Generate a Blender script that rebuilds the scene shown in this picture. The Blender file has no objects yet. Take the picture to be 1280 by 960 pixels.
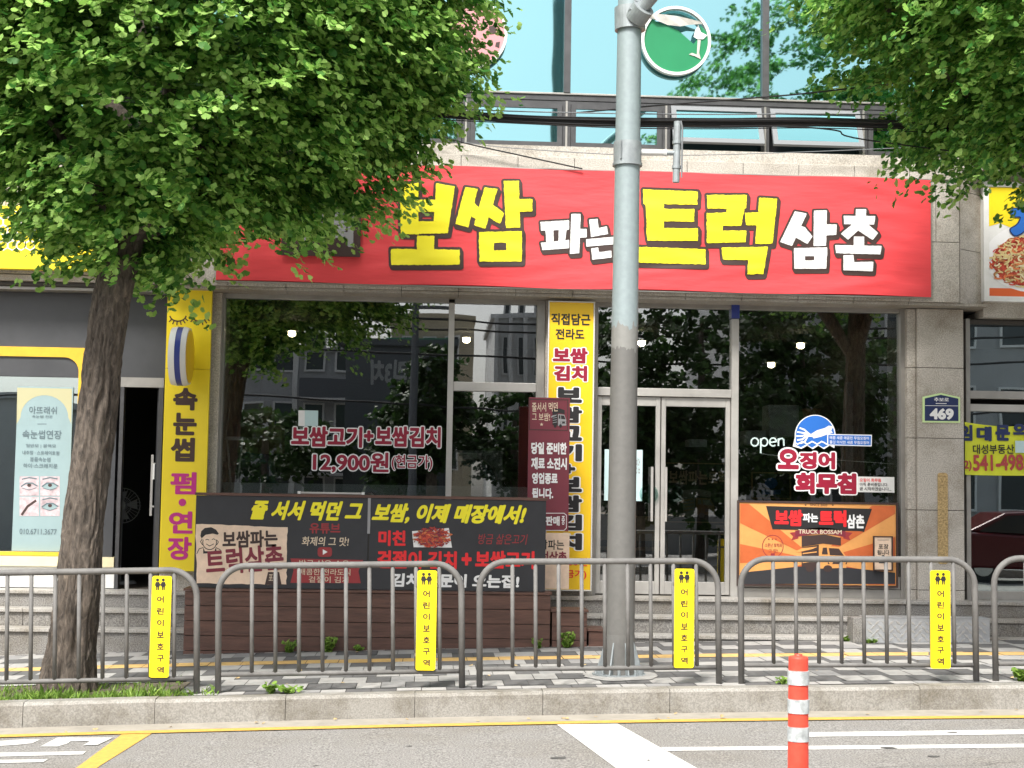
import bpy, bmesh, math, random
import numpy as np
from mathutils import Vector, Matrix, noise
random.seed(7); RNG = np.random.default_rng(11)
R = math.radians
SC = bpy.context.scene
COL = SC.collection

# ------------------------------------------------------------------ camera
FPX, PSI, TH, RO, EYE = 1923.0, math.atan(.055), math.atan(140/1923), .016, 1.75
FW = Vector((math.sin(PSI)*math.cos(TH), math.cos(PSI)*math.cos(TH), math.sin(TH)))
RT0 = Vector((math.cos(PSI), -math.sin(PSI), 0)); UP0 = RT0.cross(FW)
RT = RT0*math.cos(RO) + UP0*math.sin(RO); UP = UP0*math.cos(RO) - RT0*math.sin(RO)
cd = bpy.data.cameras.new('camera'); cam = bpy.data.objects.new('camera', cd); COL.objects.link(cam)
cd.sensor_width = 36; cd.lens = FPX/1280*36; cd.clip_start = .1; cd.clip_end = 600
cam.matrix_world = Matrix(((RT.x, UP.x, -FW.x, 0), (RT.y, UP.y, -FW.y, 0), (RT.z, UP.z, -FW.z, EYE), (0, 0, 0, 1)))
SC.camera = cam
# ------------------------------------------------------------------ light
SUN_EL, SUN_AZ = 53, 203          # azimuth clockwise from +Y
w = bpy.data.worlds.new('World'); SC.world = w; w.use_nodes = True
nt = w.node_tree; bg = nt.nodes['Background']
sky = nt.nodes.new('ShaderNodeTexSky'); sky.sky_type = 'NISHITA'; sky.sun_disc = False
sky.sun_elevation = R(SUN_EL); sky.sun_rotation = R(SUN_AZ); sky.air_density = 1.0; sky.dust_density = 4.0; sky.ozone_density = 1
hs = nt.nodes.new('ShaderNodeHueSaturation'); hs.inputs['Saturation'].default_value = .30
nt.links.new(sky.outputs[0], hs.inputs['Color']); nt.links.new(hs.outputs[0], bg.inputs[0]); bg.inputs[1].default_value = .115
sl = bpy.data.lights.new('sun', 'SUN'); sl.energy = 2.7; sl.angle = R(12); sl.color = (1, .96, .90)
so = bpy.data.objects.new('sun', sl); COL.objects.link(so)
sd = Vector((math.sin(R(SUN_AZ))*math.cos(R(SUN_EL)), math.cos(R(SUN_AZ))*math.cos(R(SUN_EL)), math.sin(R(SUN_EL))))
so.rotation_euler = sd.to_track_quat('Z', 'Y').to_euler(); so.location = (0, 0, 30)
SC.view_settings.view_transform = 'Standard'; SC.view_settings.look = 'None'
SC.view_settings.gamma = 1; SC.view_settings.use_curve_mapping = False
SC.view_settings.exposure = 1.2
SC.cycles.max_bounces = 8; SC.cycles.transparent_max_bounces = 16; SC.cycles.use_denoising = True

# ------------------------------------------------------------------ measuring: a pixel of the 1280x960 photo on the upright plane y = Y
def ray(px, py): return FW + RT*((px-640)/FPX) + UP*((480-py)/FPX)
def P(px, py, Y):
    d = ray(px, py); t = Y/d.y
    return Vector((d.x*t, Y, EYE+d.z*t))
def ground(x):
    x = max(-9.0, min(9.0, x)); return .205+.0285*x-.0014*x*x
def road_z(x): return ground(x)-.19
def G(px, py, off=0.0, fn=road_z):
    d = ray(px, py); z = 0
    for _ in range(6):
        t = (z-EYE)/d.z; z = fn(d.x*t)+off
    return Vector((d.x*t, d.y*t, z))
def BX(x0, y0, x1, y1, Y):
    a = P(x0, (y0+y1)/2, Y).x; b = P(x1, (y0+y1)/2, Y).x
    return a, b, P((x0+x1)/2, y1, Y).z, P((x0+x1)/2, y0, Y).z      # x0 x1 z0 z1

# ------------------------------------------------------------------ materials
MATS = {}
def mat(name, col, rough=.6, metal=0, var=0, vscale=6, bump=0, bscale=60, col2=None, spec=.5, coords='Object', stretch=None, detail=4, emit=None):
    if name in MATS: return MATS[name]
    m = bpy.data.materials.new(name); m.use_nodes = True; n = m.node_tree.nodes; l = m.node_tree.links
    b = n['Principled BSDF']; b.inputs['Roughness'].default_value = rough; b.inputs['Metallic'].default_value = metal
    b.inputs['Specular IOR Level'].default_value = spec
    c = (*col, 1); b.inputs['Base Color'].default_value = c
    tc = n.new('ShaderNodeTexCoord'); src = tc.outputs[coords]
    if stretch:
        mp = n.new('ShaderNodeMapping'); mp.inputs['Scale'].default_value = stretch; l.new(src, mp.inputs[0]); src = mp.outputs[0]
    if var or col2:
        nz = n.new('ShaderNodeTexNoise'); nz.inputs['Scale'].default_value = vscale; nz.inputs['Detail'].default_value = detail; nz.inputs['Roughness'].default_value = .65
        l.new(src, nz.inputs['Vector'])
        rp = n.new('ShaderNodeValToRGB'); rp.color_ramp.elements[0].position = .32; rp.color_ramp.elements[1].position = .68
        a = tuple(max(0, v*(1-var)) for v in col); d = col2 or tuple(min(1, v*(1+var)) for v in col)
        if col2: a = col
        rp.color_ramp.elements[0].color = (*a, 1); rp.color_ramp.elements[1].color = (*d, 1)
        l.new(nz.outputs[0], rp.inputs[0]); l.new(rp.outputs[0], b.inputs['Base Color'])
        mr = n.new('ShaderNodeMapRange'); mr.inputs['To Min'].default_value = max(.02, rough-.12); mr.inputs['To Max'].default_value = min(1, rough+.12)
        l.new(nz.outputs[0], mr.inputs[0]); l.new(mr.outputs[0], b.inputs['Roughness'])
    if bump:
        nb = n.new('ShaderNodeTexNoise'); nb.inputs['Scale'].default_value = bscale; nb.inputs['Detail'].default_value = 5
        l.new(src, nb.inputs['Vector'])
        bp = n.new('ShaderNodeBump'); bp.inputs['Strength'].default_value = bump; bp.inputs['Distance'].default_value = .02
        l.new(nb.outputs[0], bp.inputs['Height']); l.new(bp.outputs[0], b.inputs['Normal'])
    if emit:
        b.inputs['Emission Color'].default_value = (*emit[:3], 1); b.inputs['Emission Strength'].default_value = emit[3]
    MATS[name] = m; return m

def granite(name, base, amount=.45, dirt=(.30, .27, .22), dscale=1.2, joints=None):
    """speckled stone with broad stains"""
    m = bpy.data.materials.new(name); m.use_nodes = True; n = m.node_tree.nodes; l = m.node_tree.links
    b = n['Principled BSDF']; b.inputs['Roughness'].default_value = .62; b.inputs['Specular IOR Level'].default_value = .35
    tc = n.new('ShaderNodeTexCoord')
    v = n.new('ShaderNodeTexNoise'); v.inputs['Scale'].default_value = 85; v.inputs['Detail'].default_value = 3; l.new(tc.outputs['Object'], v.inputs[0])
    r = n.new('ShaderNodeValToRGB'); r.color_ramp.elements[0].position = .36; r.color_ramp.elements[1].position = .64
    r.color_ramp.elements[0].color = (*[c*(1-amount) for c in base], 1); r.color_ramp.elements[1].color = (*[min(1, c*(1+amount*.6)) for c in base], 1)
    l.new(v.outputs[0], r.inputs[0])
    s = n.new('ShaderNodeTexNoise'); s.inputs['Scale'].default_value = dscale; s.inputs['Detail'].default_value = 8; s.inputs['Roughness'].default_value = .7; l.new(tc.outputs['Object'], s.inputs[0])
    sr = n.new('ShaderNodeValToRGB'); sr.color_ramp.elements[0].position = .46; sr.color_ramp.elements[1].position = .72; l.new(s.outputs[0], sr.inputs[0])
    mx = n.new('ShaderNodeMix'); mx.data_type = 'RGBA'; mx.blend_type = 'MULTIPLY'; l.new(sr.outputs[0], mx.inputs[0])
    l.new(r.outputs[0], mx.inputs[6]); mx.inputs[7].default_value = (*[min(1, c*2.1) for c in dirt], 1); l.new(mx.outputs[2], b.inputs['Base Color'])
    bp = n.new('ShaderNodeBump'); bp.inputs['Strength'].default_value = .12; bp.inputs['Distance'].default_value = .004; l.new(v.outputs[0], bp.inputs['Height']); l.new(bp.outputs[0], b.inputs['Normal'])
    MATS[name] = m; return m

def glass(name, refl, tint, gl=(1, 1, 1), rough=0.0, wav=.02):
    m = bpy.data.materials.new(name); m.use_nodes = True; n = m.node_tree.nodes; l = m.node_tree.links
    n.remove(n['Principled BSDF']); out = n['Material Output']
    t = n.new('ShaderNodeBsdfTransparent'); t.inputs[0].default_value = (*tint, 1)
    g = n.new('ShaderNodeBsdfGlossy'); g.inputs[0].default_value = (*gl, 1); g.inputs['Roughness'].default_value = rough
    lw = n.new('ShaderNodeLayerWeight'); lw.inputs[0].default_value = .35
    mr = n.new('ShaderNodeMapRange'); mr.inputs['To Min'].default_value = refl; mr.inputs['To Max'].default_value = min(1, refl+.5)
    mx = n.new('ShaderNodeMixShader')
    l.new(lw.outputs['Fresnel'], mr.inputs[0]); l.new(mr.outputs[0], mx.inputs[0]); l.new(t.outputs[0], mx.inputs[1]); l.new(g.outputs[0], mx.inputs[2]); l.new(mx.outputs[0], out.inputs[0])
    if wav:
        tc = n.new('ShaderNodeTexCoord'); nz = n.new('ShaderNodeTexNoise'); nz.inputs['Scale'].default_value = 1.1; nz.inputs['Detail'].default_value = 1
        l.new(tc.outputs['Object'], nz.inputs[0]); bp = n.new('ShaderNodeBump'); bp.inputs['Strength'].default_value = wav; bp.inputs['Distance'].default_value = .05
        l.new(nz.outputs[0], bp.inputs['Height']); l.new(bp.outputs[0], g.inputs['Normal'])
    MATS[name] = m; return m

def leafmat(name, dark, light, trans=.35):
    m = bpy.data.materials.new(name); m.use_nodes = True; n = m.node_tree.nodes; l = m.node_tree.links
    b = n['Principled BSDF']; b.inputs['Roughness'].default_value = .48; b.inputs['Specular IOR Level'].default_value = .25
    ge = n.new('ShaderNodeNewGeometry'); r = n.new('ShaderNodeValToRGB')
    r.color_ramp.elements[0].color = (*dark, 1); r.color_ramp.elements[1].color = (*light, 1)
    l.new(ge.outputs['Random Per Island'], r.inputs[0]); l.new(r.outputs[0], b.inputs['Base Color'])
    t = n.new('ShaderNodeBsdfTranslucent'); l.new(r.outputs[0], t.inputs[0])
    mx = n.new('ShaderNodeMixShader'); mx.inputs[0].default_value = trans
    l.new(b.outputs[0], mx.inputs[1]); l.new(t.outputs[0], mx.inputs[2]); l.new(mx.outputs[0], n['Material Output'].inputs[0])
    MATS[name] = m; return m

def M(n): return MATS[n]
granite('granite_wall', (.50, .465, .415), .30, (.25, .23, .20), 1.6); granite('granite_step', (.24, .23, .215), .45); granite('granite_nose', (.37, .355, .33), .3)
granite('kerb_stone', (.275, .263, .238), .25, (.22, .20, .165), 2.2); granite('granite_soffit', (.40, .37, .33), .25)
mat('joint', (.07, .065, .06), .9); mat('dark_frame', (.075, .075, .078), .45, .3, .15, 8)
mat('aluminium', (.36, .345, .32), .42, .55, .12, 3); mat('aluminium_light', (.46, .445, .42), .4, .4, .10, 3); mat('steel_pole', (.30, .33, .34), .5, .3, .15, 12)
mat('rail_paint', (.135, .131, .125), .7, 0, .2, 9, .05, 40)
mat('banner_red', (.76, .062, .072), .55, 0, .06, 2, .25, 5, stretch=(.6, 1, 3.0)); mat('sign_yellow', (.86, .66, .015), .42, 0, .03, 4); mat('sign_yellow_warm', (.88, .56, .012), .42, 0, .03, 4)
mat('plate_yellow', (.88, .68, .01), .4, 0, .04, 9); mat('ink_black', (.016, .015, .016), .55); mat('ink_brown', (.055, .025, .018), .55); mat('ink_outline', (.05, .028, .024), .55)
mat('ink_yellow', (.90, .80, .02), .5); mat('ink_white', (.80, .80, .80), .5); mat('ink_crimson', (.29, .004, .03), .5); mat('ink_magenta', (.52, .02, .22), .5)
mat('ink_red', (.78, .02, .025), .5); mat('ink_dark_red', (.30, .03, .035), .5); mat('ink_maroon', (.20, .022, .04), .5); mat('ink_beige', (.66, .54, .40), .6)
mat('ink_navy', (.012, .025, .10), .45); mat('ink_blue', (.02, .14, .52), .45); mat('ink_grey', (.30, .30, .31), .5); mat('ink_charcoal', (.026, .027, .032), .55)
mat('board_black', (.026, .027, .032), .5, 0, .15, 5); mat('board_maroon', (.17, .026, .042), .55, 0, .08, 5); mat('board_beige', (.76, .58, .44), .6, 0, .12, 9)
mat('board_orange', (.74, .34, .10), .5, 0, .06, 9); mat('ray_orange', (.58, .13, .035), .5, 0, .08, 9)
mat('wood_brown', (.105, .052, .038), .6, 0, .35, 7, .2, 40, stretch=(.35, 1, 3)); mat('grey_panel', (.055, .057, .062), .45, 0, .1, 4)
mat('white_paint', (.72, .72, .70), .5, 0, .06, 6); mat('cream_paint', (.74, .66, .42), .55, 0, .06, 6); mat('yellow_frame', (.72, .43, .03), .5, 0, .08, 6)
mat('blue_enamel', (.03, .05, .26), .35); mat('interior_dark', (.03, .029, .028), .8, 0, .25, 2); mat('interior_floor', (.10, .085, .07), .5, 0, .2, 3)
mat('bulb', (.9, .8, .6), .5, emit=(1, .80, .5, 20)); mat('neon', (.75, .8, .78), .4, emit=(.9, 1, .95, 1.3)); mat('card', (.42, .29, .17), .8, 0, .15, 6)
mat('white_box', (.60, .62, .62), .5, 0, .06, 5); mat('blue_bag', (.03, .10, .17), .6, 0, .2, 6); mat('terracotta', (.42, .20, .11), .8, 0, .15, 9)
granite('asphalt', (.235, .225, .213), .55, (.40, .385, .36), .55); MATS['asphalt'].node_tree.nodes['Principled BSDF'].inputs['Roughness'].default_value = .9; mat('gutter', (.29, .265, .225), .85, 0, .16, 5, .2, 60); mat('line_yellow', (.45, .27, .06), .75, 0, 0, 26, .2, 120, col2=(.62, .37, .07), detail=9); mat('line_white', (.47, .46, .435), .75, 0, 0, 26, .2, 120, col2=(.63, .62, .59), detail=9)
mat('tile_light', (.325, .315, .30), .85, 0, .12, 14, .15, 90); mat('tile_grey', (.24, .235, .23), .85, 0, .12, 14, .15, 90); mat('tile_dark', (.105, .103, .102), .85, 0, .18, 14, .15, 90); mat('tile_yellow', (.56, .36, .13), .8, 0, .16, 14, .15, 90)
mat('soil', (.12, .10, .07), .95, 0, .3, 9, .4, 30); mat('cable', (.012, .012, .013), .6); mat('cable_grey', (.18, .19, .20), .6)
mat('bollard_red', (.78, .07, .04), .5, 0, .14, 18); mat('reflective', (.46, .49, .49), .4, .1, .35, 22); mat('white_plastic', (.75, .75, .73), .35)
mat('circle_green', (.005, .21, .08), .5, 0, .06, 3); mat('circle_pink', (.60, .26, .28), .55, 0, .06, 5); mat('vinyl_peel', (.52, .50, .46), .5, 0, .15, 9)
mat('paper_blue', (.50, .66, .68), .6, 0, .04, 8); mat('crack', (.075, .072, .068), .95); mat('poster_paper', (.26, .36, .375), .55, 0, .05, 3); mat('poster_gold', (.44, .42, .25), .6); mat('poster_pale', (.50, .40, .42), .6, 0, .35, 14); mat('poster_ink', (.11, .16, .18), .6)
mat('banner_lime', (.66, .70, .03), .5, 0, .05, 3, .2, 6); mat('ink_redbrown', (.40, .05, .05), .5); mat('glow_rim', (.60, .78, .38), .5)
mat('frost', (.36, .38, .38), .6, 0, .1, 3); mat('diamond_plate', (.40, .41, .42), .38, .3, .15, 10); mat('rust', (.22, .10, .04), .9, 0, .3, 30); mat('tag_tan', (.42, .30, .14), .85, 0, .5, 60)
mat('food_noodle', (.66, .52, .24), .5, 0, .12, 30); mat('food_brown', (.40, .17, .06), .5, 0, .3, 30); mat('food_red', (.50, .06, .03), .5, 0, .4, 60); mat('food_orange', (.68, .20, .07), .5, 0, .3, 60); mat('strip_orange', (.72, .13, .03), .5)
mat('concrete_far', (.34, .35, .36), .85, 0, .1, .6); mat('gray_far', (.105, .115, .13), .8, 0, .08, .6); mat('cream_far', (.40, .35, .26), .85, 0, .08, .5); mat('green_far', (.03, .22, .12), .7); mat('white_far', (.62, .63, .63), .8, 0, .1, .8); mat('window_far', (.035, .045, .05), .15)
mat('bark_dark', (.075, .058, .045), .9); mat('car_red', (.07, .004, .006), .18, .2); mat('car_black', (.015, .015, .017), .08); mat('tyre', (.02, .02, .02), .8); mat('screen_black', (.012, .014, .02), .2)
glass('shop_glass', .21, (.70, .73, .72)); glass('pale_glass', .40, (.62, .66, .65), (.9, 1, 1), wav=.03); glass('aqua_glass', .70, (.10, .30, .32), (.38, .69, .72), .03, .10); glass('sash_glass', .40, (.20, .42, .43), (.38, .80, .83), .03, .05); glass('clear_glass', .08, (.82, .92, .90), wav=0)
leafmat('ginkgo_leaf', (.032, .135, .022), (.17, .37, .065), .38); leafmat('ginkgo_leaf_light', (.24, .46, .08), (.46, .69, .20), .42); leafmat('street_leaf', (.018, .05, .014), (.05, .10, .025)); leafmat('grass_blade', (.09, .19, .025), (.27, .40, .08), .3)

def pole_material():
    m = bpy.data.materials.new('pole_paint'); m.use_nodes = True; n = m.node_tree.nodes; l = m.node_tree.links; b = n['Principled BSDF']
    b.inputs['Roughness'].default_value = .5; b.inputs['Metallic'].default_value = .12
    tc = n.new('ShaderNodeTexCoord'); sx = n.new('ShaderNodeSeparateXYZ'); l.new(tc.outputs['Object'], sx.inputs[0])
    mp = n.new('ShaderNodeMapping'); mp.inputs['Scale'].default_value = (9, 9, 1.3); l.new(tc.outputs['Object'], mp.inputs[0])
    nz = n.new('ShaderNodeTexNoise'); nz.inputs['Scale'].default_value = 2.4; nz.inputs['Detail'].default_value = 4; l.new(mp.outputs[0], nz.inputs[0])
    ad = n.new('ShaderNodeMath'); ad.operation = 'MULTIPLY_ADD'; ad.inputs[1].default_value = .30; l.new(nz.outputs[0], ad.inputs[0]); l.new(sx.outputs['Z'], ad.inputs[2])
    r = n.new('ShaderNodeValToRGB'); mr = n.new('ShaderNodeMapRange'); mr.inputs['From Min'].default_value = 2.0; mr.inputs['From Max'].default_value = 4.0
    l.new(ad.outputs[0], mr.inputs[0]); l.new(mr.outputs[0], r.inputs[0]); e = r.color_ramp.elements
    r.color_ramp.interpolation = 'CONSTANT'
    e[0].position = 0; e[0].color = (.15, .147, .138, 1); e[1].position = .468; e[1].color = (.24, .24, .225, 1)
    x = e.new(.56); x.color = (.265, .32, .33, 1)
    n2 = n.new('ShaderNodeTexNoise'); n2.inputs['Scale'].default_value = 22; n2.inputs['Detail'].default_value = 6; l.new(tc.outputs['Object'], n2.inputs[0])
    mx = n.new('ShaderNodeMix'); mx.data_type = 'RGBA'; mx.blend_type = 'OVERLAY'; mx.inputs[0].default_value = .16
    l.new(r.outputs[0], mx.inputs[6]); l.new(n2.outputs[0], mx.inputs[7]); l.new(mx.outputs[2], b.inputs['Base Color'])
    bp = n.new('ShaderNodeBump'); bp.inputs['Strength'].default_value = .12; bp.inputs['Distance'].default_value = .006; l.new(n2.outputs[0], bp.inputs['Height']); l.new(bp.outputs[0], b.inputs['Normal'])
    MATS['pole_paint'] = m
pole_material()
def bark_material():
    m = bpy.data.materials.new('bark'); m.use_nodes = True; n = m.node_tree.nodes; l = m.node_tree.links; b = n['Principled BSDF']; b.inputs['Roughness'].default_value = .9
    tc = n.new('ShaderNodeTexCoord'); mp = n.new('ShaderNodeMapping'); mp.inputs['Scale'].default_value = (2.6, 2.6, .85); l.new(tc.outputs['Object'], mp.inputs[0])
    nz = n.new('ShaderNodeTexNoise'); nz.inputs['Scale'].default_value = 10; nz.inputs['Detail'].default_value = 10; nz.inputs['Roughness'].default_value = .7; nz.inputs['Distortion'].default_value = .8; l.new(mp.outputs[0], nz.inputs[0])
    r = n.new('ShaderNodeValToRGB'); e = r.color_ramp.elements; e[0].position = .36; e[0].color = (.038, .031, .025, 1); e[1].position = .60; e[1].color = (.15, .122, .098, 1)
    x = e.new(.72); x.color = (.27, .22, .17, 1); l.new(nz.outputs[0], r.inputs[0]); l.new(r.outputs[0], b.inputs['Base Color'])
    bp = n.new('ShaderNodeBump'); bp.inputs['Strength'].default_value = .8; bp.inputs['Distance'].default_value = .03; l.new(nz.outputs[0], bp.inputs['Height']); l.new(bp.outputs[0], b.inputs['Normal'])
    MATS['bark'] = m
bark_material()

# ------------------------------------------------------------------ scene tree helpers
LOC = {}
def props(o, label=None, cat=None, group=None, kind=None):
    if label: o['label'] = label
    if cat: o['category'] = cat
    if group: o['group'] = group
    if kind: o['kind'] = kind
    return o
def thing(name, label, cat, loc=(0, 0, 0), group=None):
    o = bpy.data.objects.new(name, None); COL.objects.link(o); o.location = loc; o.empty_display_size = .1
    LOC[o] = Vector(loc); return props(o, label, cat, group)
class MB:
    """collects world-space polygons, then becomes ONE mesh object"""
    def __init__(s): s.v = []; s.f = []; s.m = []; s.mats = []
    def mi(s, m):
        m = M(m) if isinstance(m, str) else m
        if m not in s.mats: s.mats.append(m)
        return s.mats.index(m)
    def face(s, pts, m): k = len(s.v); s.v += [tuple(p) for p in pts]; s.f.append(tuple(range(k, k+len(pts)))); s.m.append(s.mi(m))
    def box(s, x0, x1, y0, y1, z0, z1, m):
        if x0 > x1: x0, x1 = x1, x0
        k = len(s.v); i = s.mi(m)
        s.v += [(x0, y0, z0), (x1, y0, z0), (x1, y1, z0), (x0, y1, z0), (x0, y0, z1), (x1, y0, z1), (x1, y1, z1), (x0, y1, z1)]
        for f in ((0, 3, 2, 1), (4, 5, 6, 7), (0, 1, 5, 4), (1, 2, 6, 5), (2, 3, 7, 6), (3, 0, 4, 7)): s.f.append(tuple(k+a for a in f)); s.m.append(i)
        return s
    def prism(s, pts, y0, y1, m):
        """outline of (x,z) points extruded from y0 to y1"""
        a = sum(pts[i][0]*pts[(i+1) % len(pts)][1]-pts[(i+1) % len(pts)][0]*pts[i][1] for i in range(len(pts)))
        if a < 0: pts = pts[::-1]
        k = len(s.v); n = len(pts); i = s.mi(m)
        s.v += [(p[0], y0, p[1]) for p in pts]+[(p[0], y1, p[1]) for p in pts]
        s.f.append(tuple(range(k, k+n))); s.m.append(i); s.f.append(tuple(range(k+2*n-1, k+n-1, -1))); s.m.append(i)
        for j in range(n): s.f.append((k+j, k+n+j, k+n+(j+1) % n, k+(j+1) % n)); s.m.append(i)
        return s
    def tube(s, path, r, m, n=10, caps=True):
        path = [Vector(p) for p in path]; i = s.mi(m); rings = []
        rr = r if isinstance(r, (list, tuple)) else [r]*len(path); ref = None
        for j, p in enumerate(path):
            t = (path[min(j+1, len(path)-1)]-path[max(j-1, 0)]).normalized()
            if ref is None: ref = t.orthogonal().normalized()
            ref = (ref-t*ref.dot(t)).normalized(); bt = t.cross(ref); k = len(s.v); rings.append(k)
            s.v += [tuple(p+(ref*math.cos(a)+bt*math.sin(a))*rr[j]) for a in (2*math.pi*q/n for q in range(n))]
        for a, b in zip(rings, rings[1:]):
            for q in range(n): s.f.append((a+q, a+(q+1) % n, b+(q+1) % n, b+q)); s.m.append(i)
        if caps: s.f.append(tuple(rings[0]+q for q in range(n-1, -1, -1))); s.m.append(i); s.f.append(tuple(rings[-1]+q for q in range(n))); s.m.append(i)
        return s
    def disc(s, c, r, depth, m, n=48, axis='y', a0=0, a1=360):
        pts = [(c[0]+r*math.cos(R(a0+(a1-a0)*j/n)), c[2]+r*math.sin(R(a0+(a1-a0)*j/n))) for j in range(n if a1-a0 >= 360 else n+1)]
        return s.prism(pts, c[1], c[1]+depth, m)
    def pxpoly(s, pts, Y, m): s.face([P(x, y, Y) for x, y in pts][::-1], m); return s
    def pxline(s, pts, wpx, Y, m):
        for j, (a, b) in enumerate(zip(pts, pts[1:])):
            dx, dy = b[0]-a[0], b[1]-a[1]; L = math.hypot(dx, dy) or 1; nx, ny = -dy/L*wpx/2, dx/L*wpx/2; ex, ey = dx/L*wpx*.3, dy/L*wpx*.3
            s.pxpoly([(a[0]+nx-ex, a[1]+ny-ey), (b[0]+nx+ex, b[1]+ny+ey), (b[0]-nx+ex, b[1]-ny+ey), (a[0]-nx-ex, a[1]-ny-ey)], Y-.00015*(j % 3), m)
        return s
    def build(s, name, parent=None, smooth=False, bevel=0):
        off = Vector((0, 0, 0)); q = parent
        while q is not None and q not in LOC: q = q.parent
        if q is not None: off = LOC[q]
        me = bpy.data.meshes.new(name); v = np.array(s.v, dtype=float)-np.array(off) if s.v else np.zeros((0, 3))
        me.from_pydata(v.tolist(), [], s.f)
        for m in s.mats: me.materials.append(m)
        me.polygons.foreach_set('material_index', s.m)
        if smooth: me.shade_smooth() if hasattr(me, 'shade_smooth') else None
        me.update(); o = bpy.data.objects.new(name, me); COL.objects.link(o)
        if parent is not None: o.parent = parent
        if bevel:
            b = o.modifiers.new('bevel', 'BEVEL'); b.width = bevel; b.segments = 2; b.limit_method = 'ANGLE'; b.angle_limit = R(40)
        return o
def single(mb, name, label, cat, group=None, kind=None, **k): return props(mb.build(name, None, **k), label, cat, group, kind)
def dup(root, loc, rot=None, label=None, group=None):
    r = root.copy(); COL.objects.link(r); r.location = loc
    if rot: r.rotation_euler = rot
    if label: r['label'] = label
    if group: r['group'] = group
    for ch in list(root.children):
        c = ch.copy(); COL.objects.link(c); c.parent = r
        for g in list(ch.children): d = g.copy(); COL.objects.link(d); d.parent = c
    return r

# ------------------------------------------------------------------ lettering
GLY = {}
def glyphs(body):
    if body in GLY: return GLY[body]
    c = bpy.data.curves.new('lettering', 'FONT'); c.body = body; c.resolution_u = 4
    o = bpy.data.objects.new('lettering', c); COL.objects.link(o)
    me = bpy.data.meshes.new_from_object(o.evaluated_get(bpy.context.evaluated_depsgraph_get()))
    v = np.array([(p.co.x, p.co.y) for p in me.vertices]); f = [tuple(p.vertices) for p in me.polygons]
    bpy.data.objects.remove(o); bpy.data.curves.remove(c); bpy.data.meshes.remove(me)
    GLY[body] = (v, f); return v, f
def marching(val, iso, x0, y0, h):
    """filled contour of val < iso as polygons"""
    ins = val < iso; V = []; F = []
    ny, nx = val.shape; c = ins[:-1, :-1].astype(int)+ins[:-1, 1:]+ins[1:, :-1]+ins[1:, 1:]
    for j in range(ny-1):
        row = c[j]; i = 0
        idx = np.nonzero(row)[0]
        if len(idx) == 0: continue
        run = None
        for i in range(idx[0], idx[-1]+2):
            full = i < nx-1 and row[i] == 4
            if full and run is None: run = i
            if run is not None and (not full or i-run >= 8):
                k = len(V); V += [(run, j), (i, j), (i, j+1), (run, j+1)]; F.append((k, k+1, k+2, k+3)); run = i if full else None
            if i < nx-1 and 0 < row[i] < 4:
                cs = [(i, j), (i+1, j), (i+1, j+1), (i, j+1)]; pts = []
                for q in range(4):
                    a, b = cs[q], cs[(q+1) % 4]; va, vb = val[a[1], a[0]], val[b[1], b[0]]
                    if va < iso: pts.append(a)
                    if (va < iso) != (vb < iso):
                        t = min(.98, max(.02, (iso-va)/(vb-va))); pts.append((a[0]+(b[0]-a[0])*t, a[1]+(b[1]-a[1])*t))
                if len(pts) >= 3: k = len(V); V += pts; F.append(tuple(range(k, k+len(pts))))
    V = np.array(V, dtype=float).reshape(-1, 2)*h+np.array([x0, y0]); return V, F
def segdist(px, py, a, b):
    ab = b-a; L = ab@ab or 1e-12; t = np.clip(((px-a[0])*ab[0]+(py-a[1])*ab[1])/L, 0, 1)
    return np.hypot(px-a[0]-t*ab[0], py-a[1]-t*ab[1])
FAT = {}
def fat_text(body, bold, res=44):
    """text fattened by `bold` em through a distance field"""
    key = (body, round(bold, 4), res)
    if key in FAT: return FAT[key]
    v, f = glyphs(body); h = 1/res; pad = bold+2.5*h
    if len(v) == 0: return np.zeros((0, 2)), []
    x0, y0 = v.min(0)-pad; x1, y1 = v.max(0)+pad; nx = int((x1-x0)/h)+2; ny = int((y1-y0)/h)+2
    gx = x0+np.arange(nx)*h; gy = y0+np.arange(ny)*h; ins = np.zeros((ny, nx), bool); D = np.full((ny, nx), bold+3*h)
    edges = {}
    def win(p, e): 
        a = p.min(0)-e; b = p.max(0)+e
        return max(0, int((a[0]-x0)/h)), min(nx, int((b[0]-x0)/h)+2), max(0, int((a[1]-y0)/h)), min(ny, int((b[1]-y0)/h)+2)
    for q in f:
        for i in range(len(q)):
            e = (q[i], q[(i+1) % len(q)]); e = (min(e), max(e)); edges[e] = edges.get(e, 0)+1
        for i in range(1, len(q)-1):
            t = v[[q[0], q[i], q[i+1]]]; i0, i1, j0, j1 = win(t, 0); X, Yg = np.meshgrid(gx[i0:i1], gy[j0:j1]); s = []
            for a, b in ((0, 1), (1, 2), (2, 0)): s.append((t[b][0]-t[a][0])*(Yg-t[a][1])-(t[b][1]-t[a][1])*(X-t[a][0]))
            ins[j0:j1, i0:i1] |= ((s[0] >= 0) & (s[1] >= 0) & (s[2] >= 0)) | ((s[0] <= 0) & (s[1] <= 0) & (s[2] <= 0))
    for (a, b), n in edges.items():
        if n != 1: continue
        i0, i1, j0, j1 = win(v[[a, b]], bold+3*h); X, Yg = np.meshgrid(gx[i0:i1], gy[j0:j1])
        D[j0:j1, i0:i1] = np.minimum(D[j0:j1, i0:i1], segdist(X, Yg, v[a], v[b]))
    FAT[key] = marching(np.where(ins, -D, D), bold, x0, y0, h); return FAT[key]
def put(mb, V, F, fn, m):
    i = mb.mi(m); k = len(mb.v); mb.v += [tuple(fn(x, y)) for x, y in V]
    for q in F: mb.f.append(tuple(k+a for a in q)); mb.m.append(i)
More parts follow.
